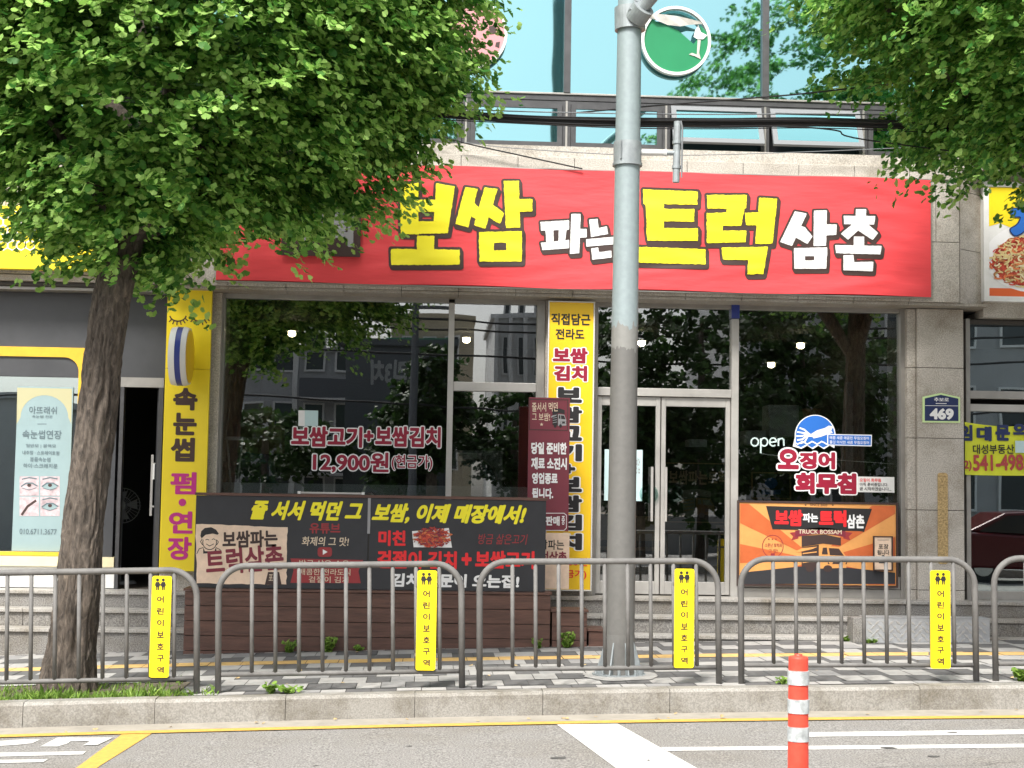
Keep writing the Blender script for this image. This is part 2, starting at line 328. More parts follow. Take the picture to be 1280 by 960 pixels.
def text(mb, body, box, Y, m, bold=.03, outline=None, om=None, shear=0, rot=0, res=44, dz=.0035):
    """text that fills the photo box (px0,py0,px1,py1) on plane Y"""
    V, F = fat_text(body, bold, res)
    if not len(V): return
    lo, hi = V.min(0), V.max(0); x0, x1, z0, z1 = BX(*box, Y); sx = (x1-x0)/(hi[0]-lo[0]); sz = (z1-z0)/(hi[1]-lo[1]); cx, cz = (x0+x1)/2, (z0+z1)/2
    if shear: sx *= (x1-x0)/((x1-x0)+abs(shear)*(z1-z0))
    mid = (lo+hi)/2; cr, sr = math.cos(rot), math.sin(rot)
    def fn(y):
        def g(a, b):
            u = (a-mid[0])*sx; q = (b-mid[1])*sz; u += shear*q
            return (cx+u*cr-q*sr, y, cz+u*sr+q*cr)
        return g
    if outline:
        V2, F2 = fat_text(body, bold+outline, res); put(mb, V2, F2, fn(Y-dz*.5), om)
    put(mb, V, F, fn(Y-dz), m)
def brush(mb, polys, org, sc, Y, m, om, grow=18, shade=(9, 17), rough=4.0, seed=0, depth=None):
    """hand-lettered strokes (outlines in a measured grid) merged into one ragged letter with a dark outline and drop edge"""
    al = np.array([p for q in polys for p in q], float); pad = grow+max(shade)+8; h = 3.0
    x0, y0 = al.min(0)-pad; x1, y1 = al.max(0)+pad; gx = np.arange(x0, x1+h, h); gy = np.arange(y0, y1+h, h); X, Yg = np.meshgrid(gx, gy)
    S = np.full(X.shape, 1e3)
    for q in polys:
        q = np.array(q, float); d = np.full(X.shape, 1e3); ins = np.zeros(X.shape, bool); n = len(q)
        for i in range(n):
            a, b = q[i], q[(i+1) % n]; d = np.minimum(d, segdist(X, Yg, a, b))
            if a[1] != b[1]:
                c = ((a[1] > Yg) != (b[1] > Yg)) & (X < (b[0]-a[0])*(Yg-a[1])/(b[1]-a[1])+a[0]); ins ^= c
        S = np.minimum(S, np.where(ins, -d, d))
    nz = np.array([[noise.noise(Vector((x*.035, y*.035, seed)))*.6+noise.noise(Vector((x*.11, y*.11, seed+5)))*.5 for x in gx] for y in gy])
    def fn(y):
        def g(a, b):
            p = P(org[0]+a/sc, org[1]+b/sc, Y)
            if depth: p.y = depth(p.x, p.z)
            return p-Vector((0, y, 0))
        return g
    V, F = marching(S+nz*rough-3, 0, x0, y0, h); put(mb, V, [q[::-1] for q in F], fn(.010), m)
    sy, sx = int(shade[1]/h), int(shade[0]/h); S2 = S.copy()
    for t in (.34, .67, 1):
        a, b = int(round(sy*t)), int(round(sx*t)); sh = np.full(S.shape, 1e3); sh[a:, b:] = S[:S.shape[0]-a, :S.shape[1]-b]; S2 = np.minimum(S2, sh)
    V, F = marching(S2+nz*1.5, grow, x0, y0, h); put(mb, V, [q[::-1] for q in F], fn(.005), om)

# ================================================================== SETTING
def sheet(xs, ys, zf, m):
    mb = MB()
    for a, b in zip(xs, xs[1:]):
        for c, d in zip(ys, ys[1:]): mb.face([(a, c, zf(a)), (b, c, zf(b)), (b, d, zf(b)), (a, d, zf(a))], m)
    return mb
XS = [-60, -20]+[-9+i*.75 for i in range(25)]+[20, 60]
def st(mb, name): return single(mb, name, None, None, kind='structure')
mb = MB(); mb.face([(-200, -220, -.75), (200, -220, -.75), (200, 220, -.75), (-200, 220, -.75)], 'soil'); st(mb, 'ground')
st(sheet(XS, [.9, 5, 8, 10, 11.82], road_z, 'asphalt'), 'road')
st(sheet(XS, [11.82, 12.15], lambda x: road_z(x)+.004, 'gutter'), 'gutter')
mb = sheet(XS, [-9, .9], lambda x: ground(x)-.02, 'tile_grey')
for a, b in zip(XS, XS[1:]): mb.face([(a, .9, road_z(a)-.05), (b, .9, road_z(b)-.05), (b, .9, ground(b)-.02), (a, .9, ground(a)-.02)], 'kerb_stone')
st(mb, 'far_pavement')
# kerb: one-metre stones with open joints, chamfered front edge
mb = MB(); x = P(194, 870, 12.15).x-12*1.0
while x < 9.5:
    a, b = x+.002, x+.998; jz = random.uniform(-.004, .004); ja = random.uniform(-.005, .005)
    za, zb = ground(a)+jz, ground(b)+jz; f0, f1, bk = 12.15+ja, 12.175+ja, 12.33
    pr = lambda X, z: [(X, bk, z-.4), (X, f0, z-.4), (X, f0, z-.025), (X, f1, z), (X, bk, z)]
    A, B = pr(a, za), pr(b, zb)
    for i in range(5): j = (i+1) % 5; mb.face([A[i], B[i], B[j], A[j]], 'kerb_stone')
    mb.face(A[::-1], 'kerb_stone'); mb.face(B, 'kerb_stone'); x += 1.0
for a, b in zip(XS, XS[1:]): mb.face([(a, 12.2, ground(a)-.4), (b, 12.2, ground(b)-.4), (b, 12.2, ground(b)-.03), (a, 12.2, ground(a)-.03)], 'joint')
st(mb, 'kerb')
# pavement: bedding sheet and paving blocks as separate stones in one sheet
mb = sheet(XS, [12.32, 14.2, 17.2], lambda x: ground(x)-.012, 'joint')
rows = [12.335, 12.53, 12.92, 13.31, 13.70, 14.09, 14.46, 14.76, 15.15, 15.54, 15.93, 16.1]
for r, (c, d) in enumerate(zip(rows, rows[1:])):
    x = -9+(r*.07); i = 0
    while x < 9.4:
        wd = .2 if r != 6 else .3
        a, b = x+.003, x+wd-.003; t = random.uniform(-.0025, .0025)
        pit = (12.3 < c < 13.2 and -4.3 < x < -1.95) or (c > 15.9)
        if r == 6: m = 'tile_yellow'
        else:
            k = ((i//2)+r) % 2; m = 'tile_dark' if k else 'tile_light'
            if random.random() < .06: m = 'tile_grey'
        if not (12.3 < c < 13.2 and -4.3 < x < -1.95):
            z = lambda X: ground(X)+t
            mb.face([(a, c+.003, z(a)), (b, c+.003, z(b)), (b, d-.003, z(b)), (a, d-.003, z(a))], m)
        x += wd; i += 1
st(mb, 'pavement')
mb = MB(); mb.face([(-4.3, 12.335, ground(-4.3)-.006), (-1.95, 12.335, ground(-1.95)-.006), (-1.95, 13.3, ground(-1.95)-.006), (-4.3, 13.3, ground(-4.3)-.006)], 'soil'); st(mb, 'tree_pit')

def ground_poly(mb, pts, m, off):
    mb.face([G(x, y, off) for x, y in pts][::-1], m)
# painted lines
def strip(y0, y1, m, off, x0=-30, x1=30):
    xs = [v for v in XS if x0 <= v <= x1]; return sheet(xs, [y0, y1], lambda x: road_z(x)+off, m)
st(strip(11.66, 11.79, 'line_yellow', .008), 'yellow_road_line')
mb = MB(); ground_poly(mb, [(696, 905.5), (772, 904.5), (925, 990), (838, 1010)], 'line_white', .004); st(mb, 'white_road_bar')
mb = MB(); ground_poly(mb, [(1001, 915.5), (1300, 911.5), (1300, 917.5), (1001, 921)], 'line_white', .004); st(mb, 'white_road_line')
mb = MB(); ground_poly(mb, [(826, 934), (1300, 929.5), (1300, 934), (834, 938.5)], 'line_white', .004); st(mb, 'white_road_line')
mb = MB(); ground_poly(mb, [(-20, 919.5), (152, 918), (95, 960), (60, 985), (85, 985), (125, 957), (190, 916.5), (-20, 917)], 'line_yellow', .004); st(mb, 'yellow_bay_line')
mb = MB(); ground_poly(mb, [(50, 933), (62, 928.5), (86, 925.5), (101, 926), (108, 926.3), (88, 926.5), (85, 929), (72, 933)], 'line_white', .004)
ground_poly(mb, [(50, 933), (72, 922), (141, 922), (122, 931), (104, 931.5), (112, 927), (108, 926), (86, 925.6), (62, 928.5)], 'line_white', .006)
ground_poly(mb, [(-12, 927), (30, 924.2), (50, 924.5), (40, 929), (20, 931), (-12, 933)], 'line_white', .004); ground_poly(mb, [(-12, 941), (108, 939), (103, 943), (-12, 946)], 'line_white', .004)
ground_poly(mb, [(-12, 950), (60, 949), (54, 952.5), (-12, 954)], 'line_white', .004)
st(mb, 'road_lettering')

# hairline cracks and old drips in the asphalt
def crack(x, y, n, dx, dy, wd):
    mb = MB(); pts = [(x, y)]
    for _ in range(n): x += dx+random.uniform(-.09, .09); y += dy+random.uniform(-.07, .07); pts.append((x, y))
    for (a, b), (c, d) in zip(pts, pts[1:]):
        L = math.hypot(c-a, d-b); nx, ny = -(d-b)/L*wd, (c-a)/L*wd; z = lambda q: road_z(q)+.0025
        mb.face([(a-nx, b-ny, z(a)), (c-nx, d-ny, z(c)), (c+nx, d+ny, z(c)), (a+nx, b+ny, z(a))], 'crack')
    st(mb, 'road_crack')
crack(2.6, 9.6, 10, .17, .05, .003)
for _ in range(14):
    mb = MB(); x, y, r = random.uniform(-3, 4.5), random.uniform(9.3, 11.4), random.uniform(.012, .05)
    mb.face([(x+r*random.uniform(.6, 1.3)*math.cos(R(a))*1.3, y+r*random.uniform(.6, 1.3)*math.sin(R(a)), road_z(x)+.003) for a in range(0, 360, 24)], 'crack'); st(mb, 'oil_stain')
# ================================================================== BUILDING
GY, FY, BY, PY = 17.0, 16.55, 16.5, 16.8       # glass, fascia, banner, pillar fronts
ZS, ZT, ZL = 3.955, 5.45, .68                   # soffit, top of fascia, landing
B = thing('shop_building', 'stone clad shop building with dark framed aqua glass upstairs and shopfronts below', 'building', (1.5, 17, ZL))
XP0, XP1 = P(1147, 560, PY).x, P(1205, 560, PY).x
XJL = P(268, 500, PY).x
def stone_row(mb, x0, x1, y0, y1, z0, z1, step, m, gap=.006, start=None):
    mb.box(x0+.01, x1-.01, y0+.012, y1-.01, z0+.01, z1-.01, 'joint'); x = x0
    nxt = start if start is not None else x0+step
    while x < x1-.02:
        e = min(nxt, x1); mb.box(x+gap/2, e-gap/2, y0, y1, z0, z1, m); x = e; nxt = e+step
# fascia behind the banners (centre block stands forward of its neighbours)
XF0, XF1 = P(212, 350, FY).x, P(1200, 380, FY).x
mb = MB(); stone_row(mb, XF0, XF1, FY, 17.3, ZS, 4.62, .62, 'granite_wall'); stone_row(mb, XF0, XF1, FY, 17.3, 4.626, 5.31, .62, 'granite_wall', start=XF0+.3); stone_row(mb, XF0, XF1, FY-.02, 17.3, 5.316, ZT, .62, 'granite_wall')
# chamfer to the right neighbour
xc = P(1228, 380, 16.8).x
for z0, z1 in ((ZS, 4.55), (4.556, 5.20), (5.206, ZT)):
    k = [(XF1+.004, FY+.004), (xc, 16.80), (xc, 17.28), (XF1+.004, 17.28)]
    mb.face([(x, y, z0) for x, y in k], 'granite_wall'); mb.face([(x, y, z1) for x, y in k][::-1], 'granite_wall')
    for (a, b), (c, d) in zip(k, k[1:]+k[:1]): mb.face([(a, b, z0), (a, b, z1), (c, d, z1), (c, d, z0)], 'granite_wall')
mb.build('fascia', B, bevel=.004)
mb = MB(); stone_row(mb, xc+.006, 12, 16.80, 17.3, 3.83, 4.6, .7, 'granite_wall'); stone_row(mb, xc+.006, 12, 16.80, 17.3, 4.606, ZT, .7, 'granite_wall'); mb.build('fascia', B, bevel=.004)
mb = MB(); stone_row(mb, -12, XF0-.006, 16.62, 17.3, 4.04, 4.62, .62, 'granite_wall', start=P(51, 350, 16.62).x); stone_row(mb, -12, XF0-.006, 16.62, 17.3, 4.626, ZT, .62, 'granite_wall')
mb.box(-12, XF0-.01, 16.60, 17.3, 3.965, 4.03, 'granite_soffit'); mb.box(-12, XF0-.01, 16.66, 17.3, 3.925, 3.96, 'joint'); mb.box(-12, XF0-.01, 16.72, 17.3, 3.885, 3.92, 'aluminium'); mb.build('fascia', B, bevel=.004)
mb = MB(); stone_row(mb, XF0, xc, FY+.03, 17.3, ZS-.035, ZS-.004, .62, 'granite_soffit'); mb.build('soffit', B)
# right pillar of stacked stones
zj = [P(1178, y, PY).z for y in (800, 738, 638, 548, 460)]
mb = MB(); mb.box(XP0+.01, XP1-.01, PY+.012, 17.6, 0, ZS-.04, 'joint')
lv = [.30]+[z for z in zj[1:]]+[ZS-.04]
for a, b in zip(lv, lv[1:]): mb.box(XP0, XP1, PY, 17.6, a+.003, b-.003, 'granite_wall')
# narrow stepped return on its left
for x0, x1, y in ((XP0-.10, XP0-.004, PY+.05),):
    for a, b in zip(lv, lv[1:]): mb.box(x0, x1, y, 17.6, a+.003, b-.003, 'granite_wall')
mb.build('pillar', B, bevel=.005)
mb = MB()
for a, b in zip(lv, lv[1:]): mb.box(9.2, 9.8, PY, 17.6, a+.003, b-.003, 'granite_wall')
mb.build('pillar', B)
XL0, XL1 = P(203, 560, PY).x, P(271, 560, PY).x
mb = MB(); mb.box(XL0, XL1, PY+.05, 17.6, .1, ZS-.04, 'granite_wall'); mb.build('pillar', B)
# pillar between window and door, behind the yellow sign
mb = MB(); mb.box(P(679, 560, GY).x, P(741, 560, GY).x, PY+.06, 17.3, .1, ZS-.04, 'granite_wall'); mb.build('pillar', B)
# interior
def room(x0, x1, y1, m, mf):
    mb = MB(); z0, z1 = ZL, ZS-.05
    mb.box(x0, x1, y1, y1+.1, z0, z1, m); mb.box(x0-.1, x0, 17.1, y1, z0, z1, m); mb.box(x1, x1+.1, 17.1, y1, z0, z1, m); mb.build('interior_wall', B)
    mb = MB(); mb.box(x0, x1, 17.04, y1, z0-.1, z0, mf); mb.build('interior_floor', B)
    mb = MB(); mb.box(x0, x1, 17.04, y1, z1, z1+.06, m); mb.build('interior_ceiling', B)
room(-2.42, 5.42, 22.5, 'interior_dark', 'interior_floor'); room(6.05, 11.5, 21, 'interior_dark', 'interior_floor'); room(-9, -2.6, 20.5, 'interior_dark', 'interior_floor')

def rect_frame(mb, x0, x1, z0, z1, t, y0, y1, m, tb=None, tt=None):
    tb = t if tb is None else tb; tt = t if tt is None else tt
    mb.box(x0, x0+t, y0, y1, z0, z1, m); mb.box(x1-t, x1, y0, y1, z0, z1, m)
    mb.box(x0+t+.0005, x1-t-.0005, y0+.002, y1, z0, z0+tb, m); mb.box(x0+t+.0005, x1-t-.0005, y0+.002, y1, z1-tt, z1, m)
def pane(par, x0, x1, z0, z1, y, m): return MB().box(x0, x1, y, y+.008, z0, z1, m).build('pane', par)
ZH = 3.925
# left shop window: wide light, mullion, transomed light
xa, xm, xb = P(272, 500, GY).x, P(563, 480, GY).x, P(672, 480, GY).x
mb = MB(); mb.box(xa-.03, xa+.06, GY-.07, GY+.06, ZL, ZH, 'aluminium'); mb.box(xm-.032, xm+.032, GY-.06, GY+.06, ZL, ZH-.05, 'aluminium_light'); mb.box(xb-.02, xb+.07, GY-.07, GY+.06, ZL, ZH, 'aluminium')
for a, b in ((xa+.0605, xm-.0325), (xm+.0325, xb-.0205)): mb.box(a, b, GY-.055, GY+.06, ZH-.05, ZH, 'aluminium'); mb.box(a, b, GY-.055, GY+.06, ZL, ZL+.1, 'aluminium')
zt = P(615, 484, GY).z; mb.box(xm+.0325, xb-.0205, GY-.05, GY+.05, zt-.05, zt+.05, 'aluminium_light')
W = mb.build('shop_window', B, bevel=.004)
pane(W, xa+.06, xm-.03, ZL+.1, ZH-.05, GY, 'shop_glass'); pane(W, xm+.03, xb-.02, zt+.05, ZH-.05, GY, 'shop_glass'); pane(W, xm+.03, xb-.02, ZL+.1, zt-.05, GY, 'shop_glass')
zf0, zf1 = P(420, 640, GY).z, P(420, 605, GY).z
MB().box(xa+.065, xm-.035, GY+.014, GY+.018, zf0-.5, zf1, 'frost').build('frosted_film', W); MB().box(xm+.035, xb-.025, GY+.014, GY+.018, zf0-.5, zf1, 'frost').build('frosted_film', W)
# doorway: transom light over a pair of glass doors
da, dm, db = P(742, 560, GY).x, P(825, 600, GY).x, P(917, 560, GY).x
zd = P(830, 491, GY).z
mb = MB(); mb.box(da-.03, da+.03, GY-.07, GY+.06, ZL, ZH, 'aluminium'); mb.box(db-.04, db+.04, GY-.07, GY+.06, ZL, ZH-.16, 'aluminium_light'); mb.box(db-.045, db+.045, GY-.08, GY+.06, ZH-.155, ZH, 'blue_enamel')
mb.box(da+.0305, db-.0405, GY-.055, GY+.06, ZH-.05, ZH, 'aluminium'); mb.box(da+.0305, db-.0405, GY-.06, GY+.06, zd-.045, zd+.045, 'aluminium_light')
W = mb.build('door_frame', B, bevel=.004); pane(W, da+.03, db-.04, zd+.045, ZH-.05, GY, 'shop_glass')
for x0, x1, hx in ((da+.035, dm-.006, dm-.07), (dm+.006, db-.045, dm+.085)):
    mb = MB(); rect_frame(mb, x0, x1, ZL+.015, zd-.052, .05, GY-.03, GY+.02, 'aluminium_light', tb=.14, tt=.10)
    D = mb.build('door', B, bevel=.004); pane(D, x0+.05, x1-.05, ZL+.155, zd-.152, GY-.005, 'shop_glass')
    mb = MB(); zh = P(845, 618, GY).z; mb.disc((hx+(.06 if hx > dm else -.06), GY-.06, zh), .105, .012, 'clear_glass', 32); mb.box(hx-.045, hx-.02, GY-.10, GY-.075, zh-.30, zh+.30, 'aluminium_light'); mb.tube([(hx-.03, GY-.09, zh+.2), (hx-.03, GY-.03, zh+.2)], .012, 'aluminium_light'); mb.tube([(hx-.03, GY-.09, zh-.2), (hx-.03, GY-.03, zh-.2)], .012, 'aluminium_light'); mb.build('handle', D)
# right shop window with aluminium kick panel
ra, rb = db+.041, P(1128, 560, GY).x
zk = P(1020, 722, GY).z
mb = MB(); mb.box(rb-.04, rb+.05, GY-.07, GY+.06, ZL, ZH, 'aluminium'); mb.box(ra, rb-.0405, GY-.05, GY+.06, ZH-.05, ZH, 'aluminium')
mb.box(ra, rb-.0405, GY-.06, GY+.06, ZL, ZL+.10, 'aluminium'); mb.box(ra, rb-.0405, GY-.04, GY+.06, ZL+.103, zk+.02, 'aluminium_light')
W = mb.build('shop_window', B, bevel=.004); pane(W, ra, rb-.04, zk+.02, ZH-.05, GY, 'shop_glass')
# neighbour on the right
na, nb = P(1206, 560, GY).x, 9.15
mb = MB(); zb_ = P(1240, 494, GY).z; zb2 = P(1240, 509, GY).z
mb.box(na, na+.05, GY-.05, GY+.06, ZL-.02, 3.83, 'aluminium'); mb.box(nb-.05, nb, GY-.05, GY+.06, ZL, 3.83, 'aluminium')
for z0, z1, m in ((3.77, 3.82, 'joint'), (zb_-.045, zb_+.045, 'aluminium'), (zb2-.05, zb2+.03, 'aluminium_light'), (ZL, ZL+.10, 'aluminium')): mb.box(na+.0505, nb-.0505, GY-.05, GY+.05, z0, z1, m)
W = mb.build('shop_window', B, bevel=.004); pane(W, na+.05, nb-.05, zb_+.045, 3.77, GY, 'pale_glass'); pane(W, na+.05, nb-.05, ZL+.1, zb2-.05, GY, 'pale_glass')
# neighbour on the left: grey sign band, yellow rounded window frame, cream sill wall, dark open doorway
LY = 16.92
x0, x1, z0, z1 = BX(-60, 375, 204, 471, LY)
mb = MB(); mb.box(-9, XL0-.01, LY, LY+.1, z0, 3.88, 'grey_panel'); mb.build('panel_band', B)
px0, px1 = P(-150, 600, LY).x, P(103, 560, LY).x; wz0, wz1 = P(50, 690, LY).z, P(50, 446, LY).z
def round_rect(x0, x1, z0, z1, r, n=8):
    pts = []
    for cx, cz, a in ((x1-r, z1-r, 0), (x0+r, z1-r, 90), (x0+r, z0+r, 180), (x1-r, z0+r, 270)): pts += [(cx+r*math.cos(R(a+90*i/n)), cz+r*math.sin(R(a+90*i/n))) for i in range(n+1)]
    return pts
def ring_frame(mb, outer, inner, y0, y1, m):
    n = len(outer)
    for i in range(n):
        j = (i+1) % n
        for (y, a, b, c, d) in ((y0, outer[i], outer[j], inner[j], inner[i]), (y1, inner[i], inner[j], outer[j], outer[i])): mb.face([(p[0], y, p[1]) for p in (a, b, c, d)], m)
        mb.face([(inner[i][0], y0, inner[i][1]), (inner[j][0], y0, inner[j][1]), (inner[j][0], y1, inner[j][1]), (inner[i][0], y1, inner[i][1])], m)
        mb.face([(outer[j][0], y0, outer[j][1]), (outer[i][0], y0, outer[i][1]), (outer[i][0], y1, outer[i][1]), (outer[j][0], y1, outer[j][1])], m)
mb = MB(); ring_frame(mb, round_rect(px0-.08, px1, wz0-.04, P(50, 434, LY).z, .02), round_rect(px0, px1-.065, wz0, wz1, .16), LY-.02, LY+.1, 'yellow_frame')
W = mb.build('shop_window', B); pane(W, px0-.02, px1-.03, wz0-.02, wz1+.02, LY+.05, 'pale_glass')
mb = MB(); mb.box(-9, P(143, 700, LY).x, LY-.03, LY+.2, P(70, 708, LY).z, wz0-.045, 'cream_paint'); mb.box(-9, P(143, 720, LY).x, LY, LY+.2, ZL+.01, P(70, 708, LY).z-.004, 'white_paint')
mb.box(px1+.003, P(143, 600, LY).x, LY+.01, LY+.12, P(70, 708, LY).z+.1, z0-.005, 'grey_panel'); mb.box(px0-3, px0-.083, LY+.01, LY+.12, ZL+.3, z0-.005, 'grey_panel'); mb.build('front_wall', B)
ldx0, ldx1 = P(147, 600, LY).x, P(201, 600, LY).x
mb = MB(); mb.box(ldx0, ldx1, LY-.01, LY+.1, P(175, 484, LY).z, P(175, 472, LY).z, 'aluminium'); mb.box(ldx1-.05, ldx1, LY-.01, LY+.1, ZL, P(175, 484, LY).z-.002, 'dark_frame'); mb.box(ldx0, ldx0+.04, LY-.01, LY+.1, ZL, P(175, 484, LY).z-.002, 'dark_frame'); mb.build('door_frame', B)
# the door leaf stands open inward
mb = MB(); hx = ldx1-.06; mb.box(hx-.02, hx, LY+.1, LY+.85, ZL+.02, P(175, 486, LY).z, 'ink_charcoal'); D = mb.build('door', B)
mb = MB(); hz0, hz1 = P(190, 645, LY).z, P(190, 568, LY).z; mb.box(hx-.075, hx-.05, LY+.14, LY+.165, hz0, hz1, 'aluminium_light'); mb.tube([(hx-.06, LY+.15, hz1-.1), (hx-.015, LY+.15, hz1-.1)], .012, 'aluminium_light'); mb.tube([(hx-.06, LY+.15, hz0+.1), (hx-.015, LY+.15, hz0+.1)], .012, 'aluminium_light'); mb.box(hx-.05, hx-.03, LY+.11, LY+.2, hz1-.27, hz1-.1, 'white_plastic'); mb.build('handle', D)
# upper storey: aqua curtain glass over a row of top-hung hopper lights
UY = 16.85; ZU = P(640, 117, UY).z
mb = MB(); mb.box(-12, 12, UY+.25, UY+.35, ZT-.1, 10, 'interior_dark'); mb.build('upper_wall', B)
mb = MB(); mb.box(-12, 12, FY+.02, UY+.3, ZT, ZT+.13, 'granite_wall'); mb.build('window_ledge', B)
mull = [P(709, 60, UY).x+(P(956, 60, UY).x-P(709, 60, UY).x)*k for k in range(-6, 6)]
mb = MB(); mb.box(-12, 12, UY-.035, UY+.1, ZU-.07, ZU-.01, 'dark_frame'); mb.box(-12, 12, UY-.05, UY+.1, ZU-.006, ZU+.015, 'aluminium'); mb.box(-12, 12, UY-.03, UY+.2, ZU+3.0, ZU+3.1, 'dark_frame')
for x in mull: mb.box(x-.038, x+.038, UY-.06, UY+.1, ZU+.016, ZU+3.0, 'dark_frame')
W = mb.build('curtain_window', B, bevel=.003)
for a, b in zip(mull, mull[1:]): pane(W, a+.038, b-.038, ZU+.016, ZU+3.0, UY, 'aqua_glass')
zlo = ZT+.135; zhi = ZU-.075
for a, b in zip(mull, mull[1:]):
    for u, v in ((a, (a+b)/2), ((a+b)/2, b)):
        mb = MB(); rect_frame(mb, u+.012, v-.012, zlo, zhi, .035, UY-.03, UY+.10, 'dark_frame'); mb.box(u-.011, u+.011, UY-.04, UY+.1, zlo, zhi, 'aluminium')
        F = mb.build('hopper_window', B)
        opened = P(838, 155, UY).x-.2 < u < P(1055, 155, UY).x
        mb = MB(); W0, W1 = u+.05, v-.05; hgt = zhi-zlo-.075; ang = R(24) if opened else 0
        mm = 'cable_grey' if opened else 'dark_frame'
        def tl(x, d, h): # d out of the wall, h down from the hinge
            return (x, UY-.02-(d*math.cos(ang)+h*math.sin(ang)), zhi-.037-(h*math.cos(ang)-d*math.sin(ang)))
        def tbox(x0, x1, d0, d1, h0, h1, m):
            c = [tl(x, d, h) for h in (h0, h1) for d in (d0, d1) for x in (x0, x1)]
            for q in ((0, 1, 3, 2), (4, 6, 7, 5), (0, 4, 5, 1), (2, 3, 7, 6), (0, 2, 6, 4), (1, 5, 7, 3)): mb.face([c[i] for i in q], m)
        t = .055
        tbox(W0, W0+t, 0, .04, 0, hgt, mm); tbox(W1-t, W1, 0, .04, 0, hgt, mm); tbox(W0+t, W1-t, 0, .039, 0, t, mm); tbox(W0+t, W1-t, 0, .039, hgt-t, hgt, mm)
        mb.build('sash', F)
        mb = MB(); tbox(W0+t-.005, W1-t+.005, .014, .022, t-.005, hgt-t+.005, 'sash_glass' if opened else 'aqua_glass'); mb.build('pane', F)
mb = MB(); mb.box(-12, 12, UY+.16, UY+.2, zlo-.1, zhi+.1, 'ink_charcoal'); mb.build('upper_wall', B)
mb = MB(); mb.box(-12, 12, 17.4, 30, ZU+3.1, 10.2, 'granite_wall'); mb.box(-12, 12, 17.0, 30, 10.21, 10.4, 'granite_wall'); mb.build('roof', B)
# stone steps up to the landing
for k, (y, z, zp) in enumerate(((15.98, .335, -.2), (16.28, .51, .335), (16.58, .68, .51))):
    mb = MB(); x = -9+k*.37
    while x < 9.3:
        e = min(x+1.5, 9.3)
        mb.box(x+.002, e-.002, y+.02, 17.05, zp-.3 if k == 0 else zp, z-.036, 'granite_step'); mb.box(x+.0015, e-.0015, y-.01, 17.0 if k == 2 else y+.34, z-.035, z, 'granite_nose'); x = e
    mb.build('step', B, bevel=.005)

# ================================================================== SIGNS AND LETTERING
def sign(name, label, cat, box, Y, th, m, frame=None, fm='white_paint', bevel=.003, group=None, panel='panel'):
    x0, x1, z0, z1 = BX(*box, Y); s = thing(name, label, cat, ((x0+x1)/2, Y+th, z0), group)
    MB().box(x0, x1, Y, Y+th, z0, z1, m).build(panel, s, bevel=bevel)
    if frame:
        mb = MB(); rect_frame(mb, x0-frame, x1+frame, z0-frame, z1+frame, frame-.001, Y-.012, Y+th, fm); mb.build('frame', s)
    return s
# ---- main red banner
bx0, bx1, bz0, bz1 = P(270, 352, BY).x, P(1163, 300, BY).x, 4.005, 5.305
S = thing('banner_sign', 'wide red banner with big yellow and white Korean lettering above the glass shopfront', 'banner', ((bx0+bx1)/2, BY, bz0))
mb = MB(); nx, nz_ = 260, 44; i = mb.mi('banner_red')
def cloth_y(x, z):
    u = (x-bx0)/(bx1-bx0); v = (z-bz0)/(bz1-bz0); edge = max(0, min(u*30, (1-u)*30, v*7, (1-v)*7, 1))
    y = .010*(noise.noise(Vector((x*.9, z*3.2, 1)))+.6*noise.noise(Vector((x*2.2+z*3, z*6, 4))))
    y += .030*max(0, 1-v/.30)*max(0, noise.noise(Vector((x*.8+z*1.4, z*8-x*1.3, 9))))+.014*max(0, 1-(1-u)/.22)*noise.noise(Vector((x*2.5, z*9+x*1.5, 3)))+.012*max(0, 1-u/.35)*noise.noise(Vector((x*2, z*9-x*1.2, 5)))
    return BY-.016-edge*y
def wr(u, v):
    x = bx0+(bx1-bx0)*u; z = bz0+(bz1-bz0)*v; edge = min(u*40, (1-u)*40, v*8, (1-v)*8, 1)
    y = cloth_y(x, z)
    return (x, y, z+.008*math.sin(u*23)*(1 if v in (0, 1) else 0))
for a in range(nx+1):
    for b in range(nz_+1): mb.v.append(wr(a/nx, b/nz_))
for a in range(nx):
    for b in range(nz_): k = a*(nz_+1)+b; mb.f.append((k, k+nz_+1, k+nz_+2, k+1)); mb.m.append(i)
mb.box(bx0+.004, bx1-.004, BY-.001, BY+.046, bz0+.004, bz1-.004, 'banner_red'); p = mb.build('cloth', S); 
for q in p.data.polygons: q.use_smooth = True
mb = MB(); rect_frame(mb, bx0-.012, bx1+.012, bz0-.016, bz1+.012, .011, BY-.004, BY+.045, 'aluminium_light'); mb.build('frame', S)
LT = BY-.022
A_, B_, C_, D_ = (440, 180), (640, 200), (780, 200), (940, 200); Q = 16/3
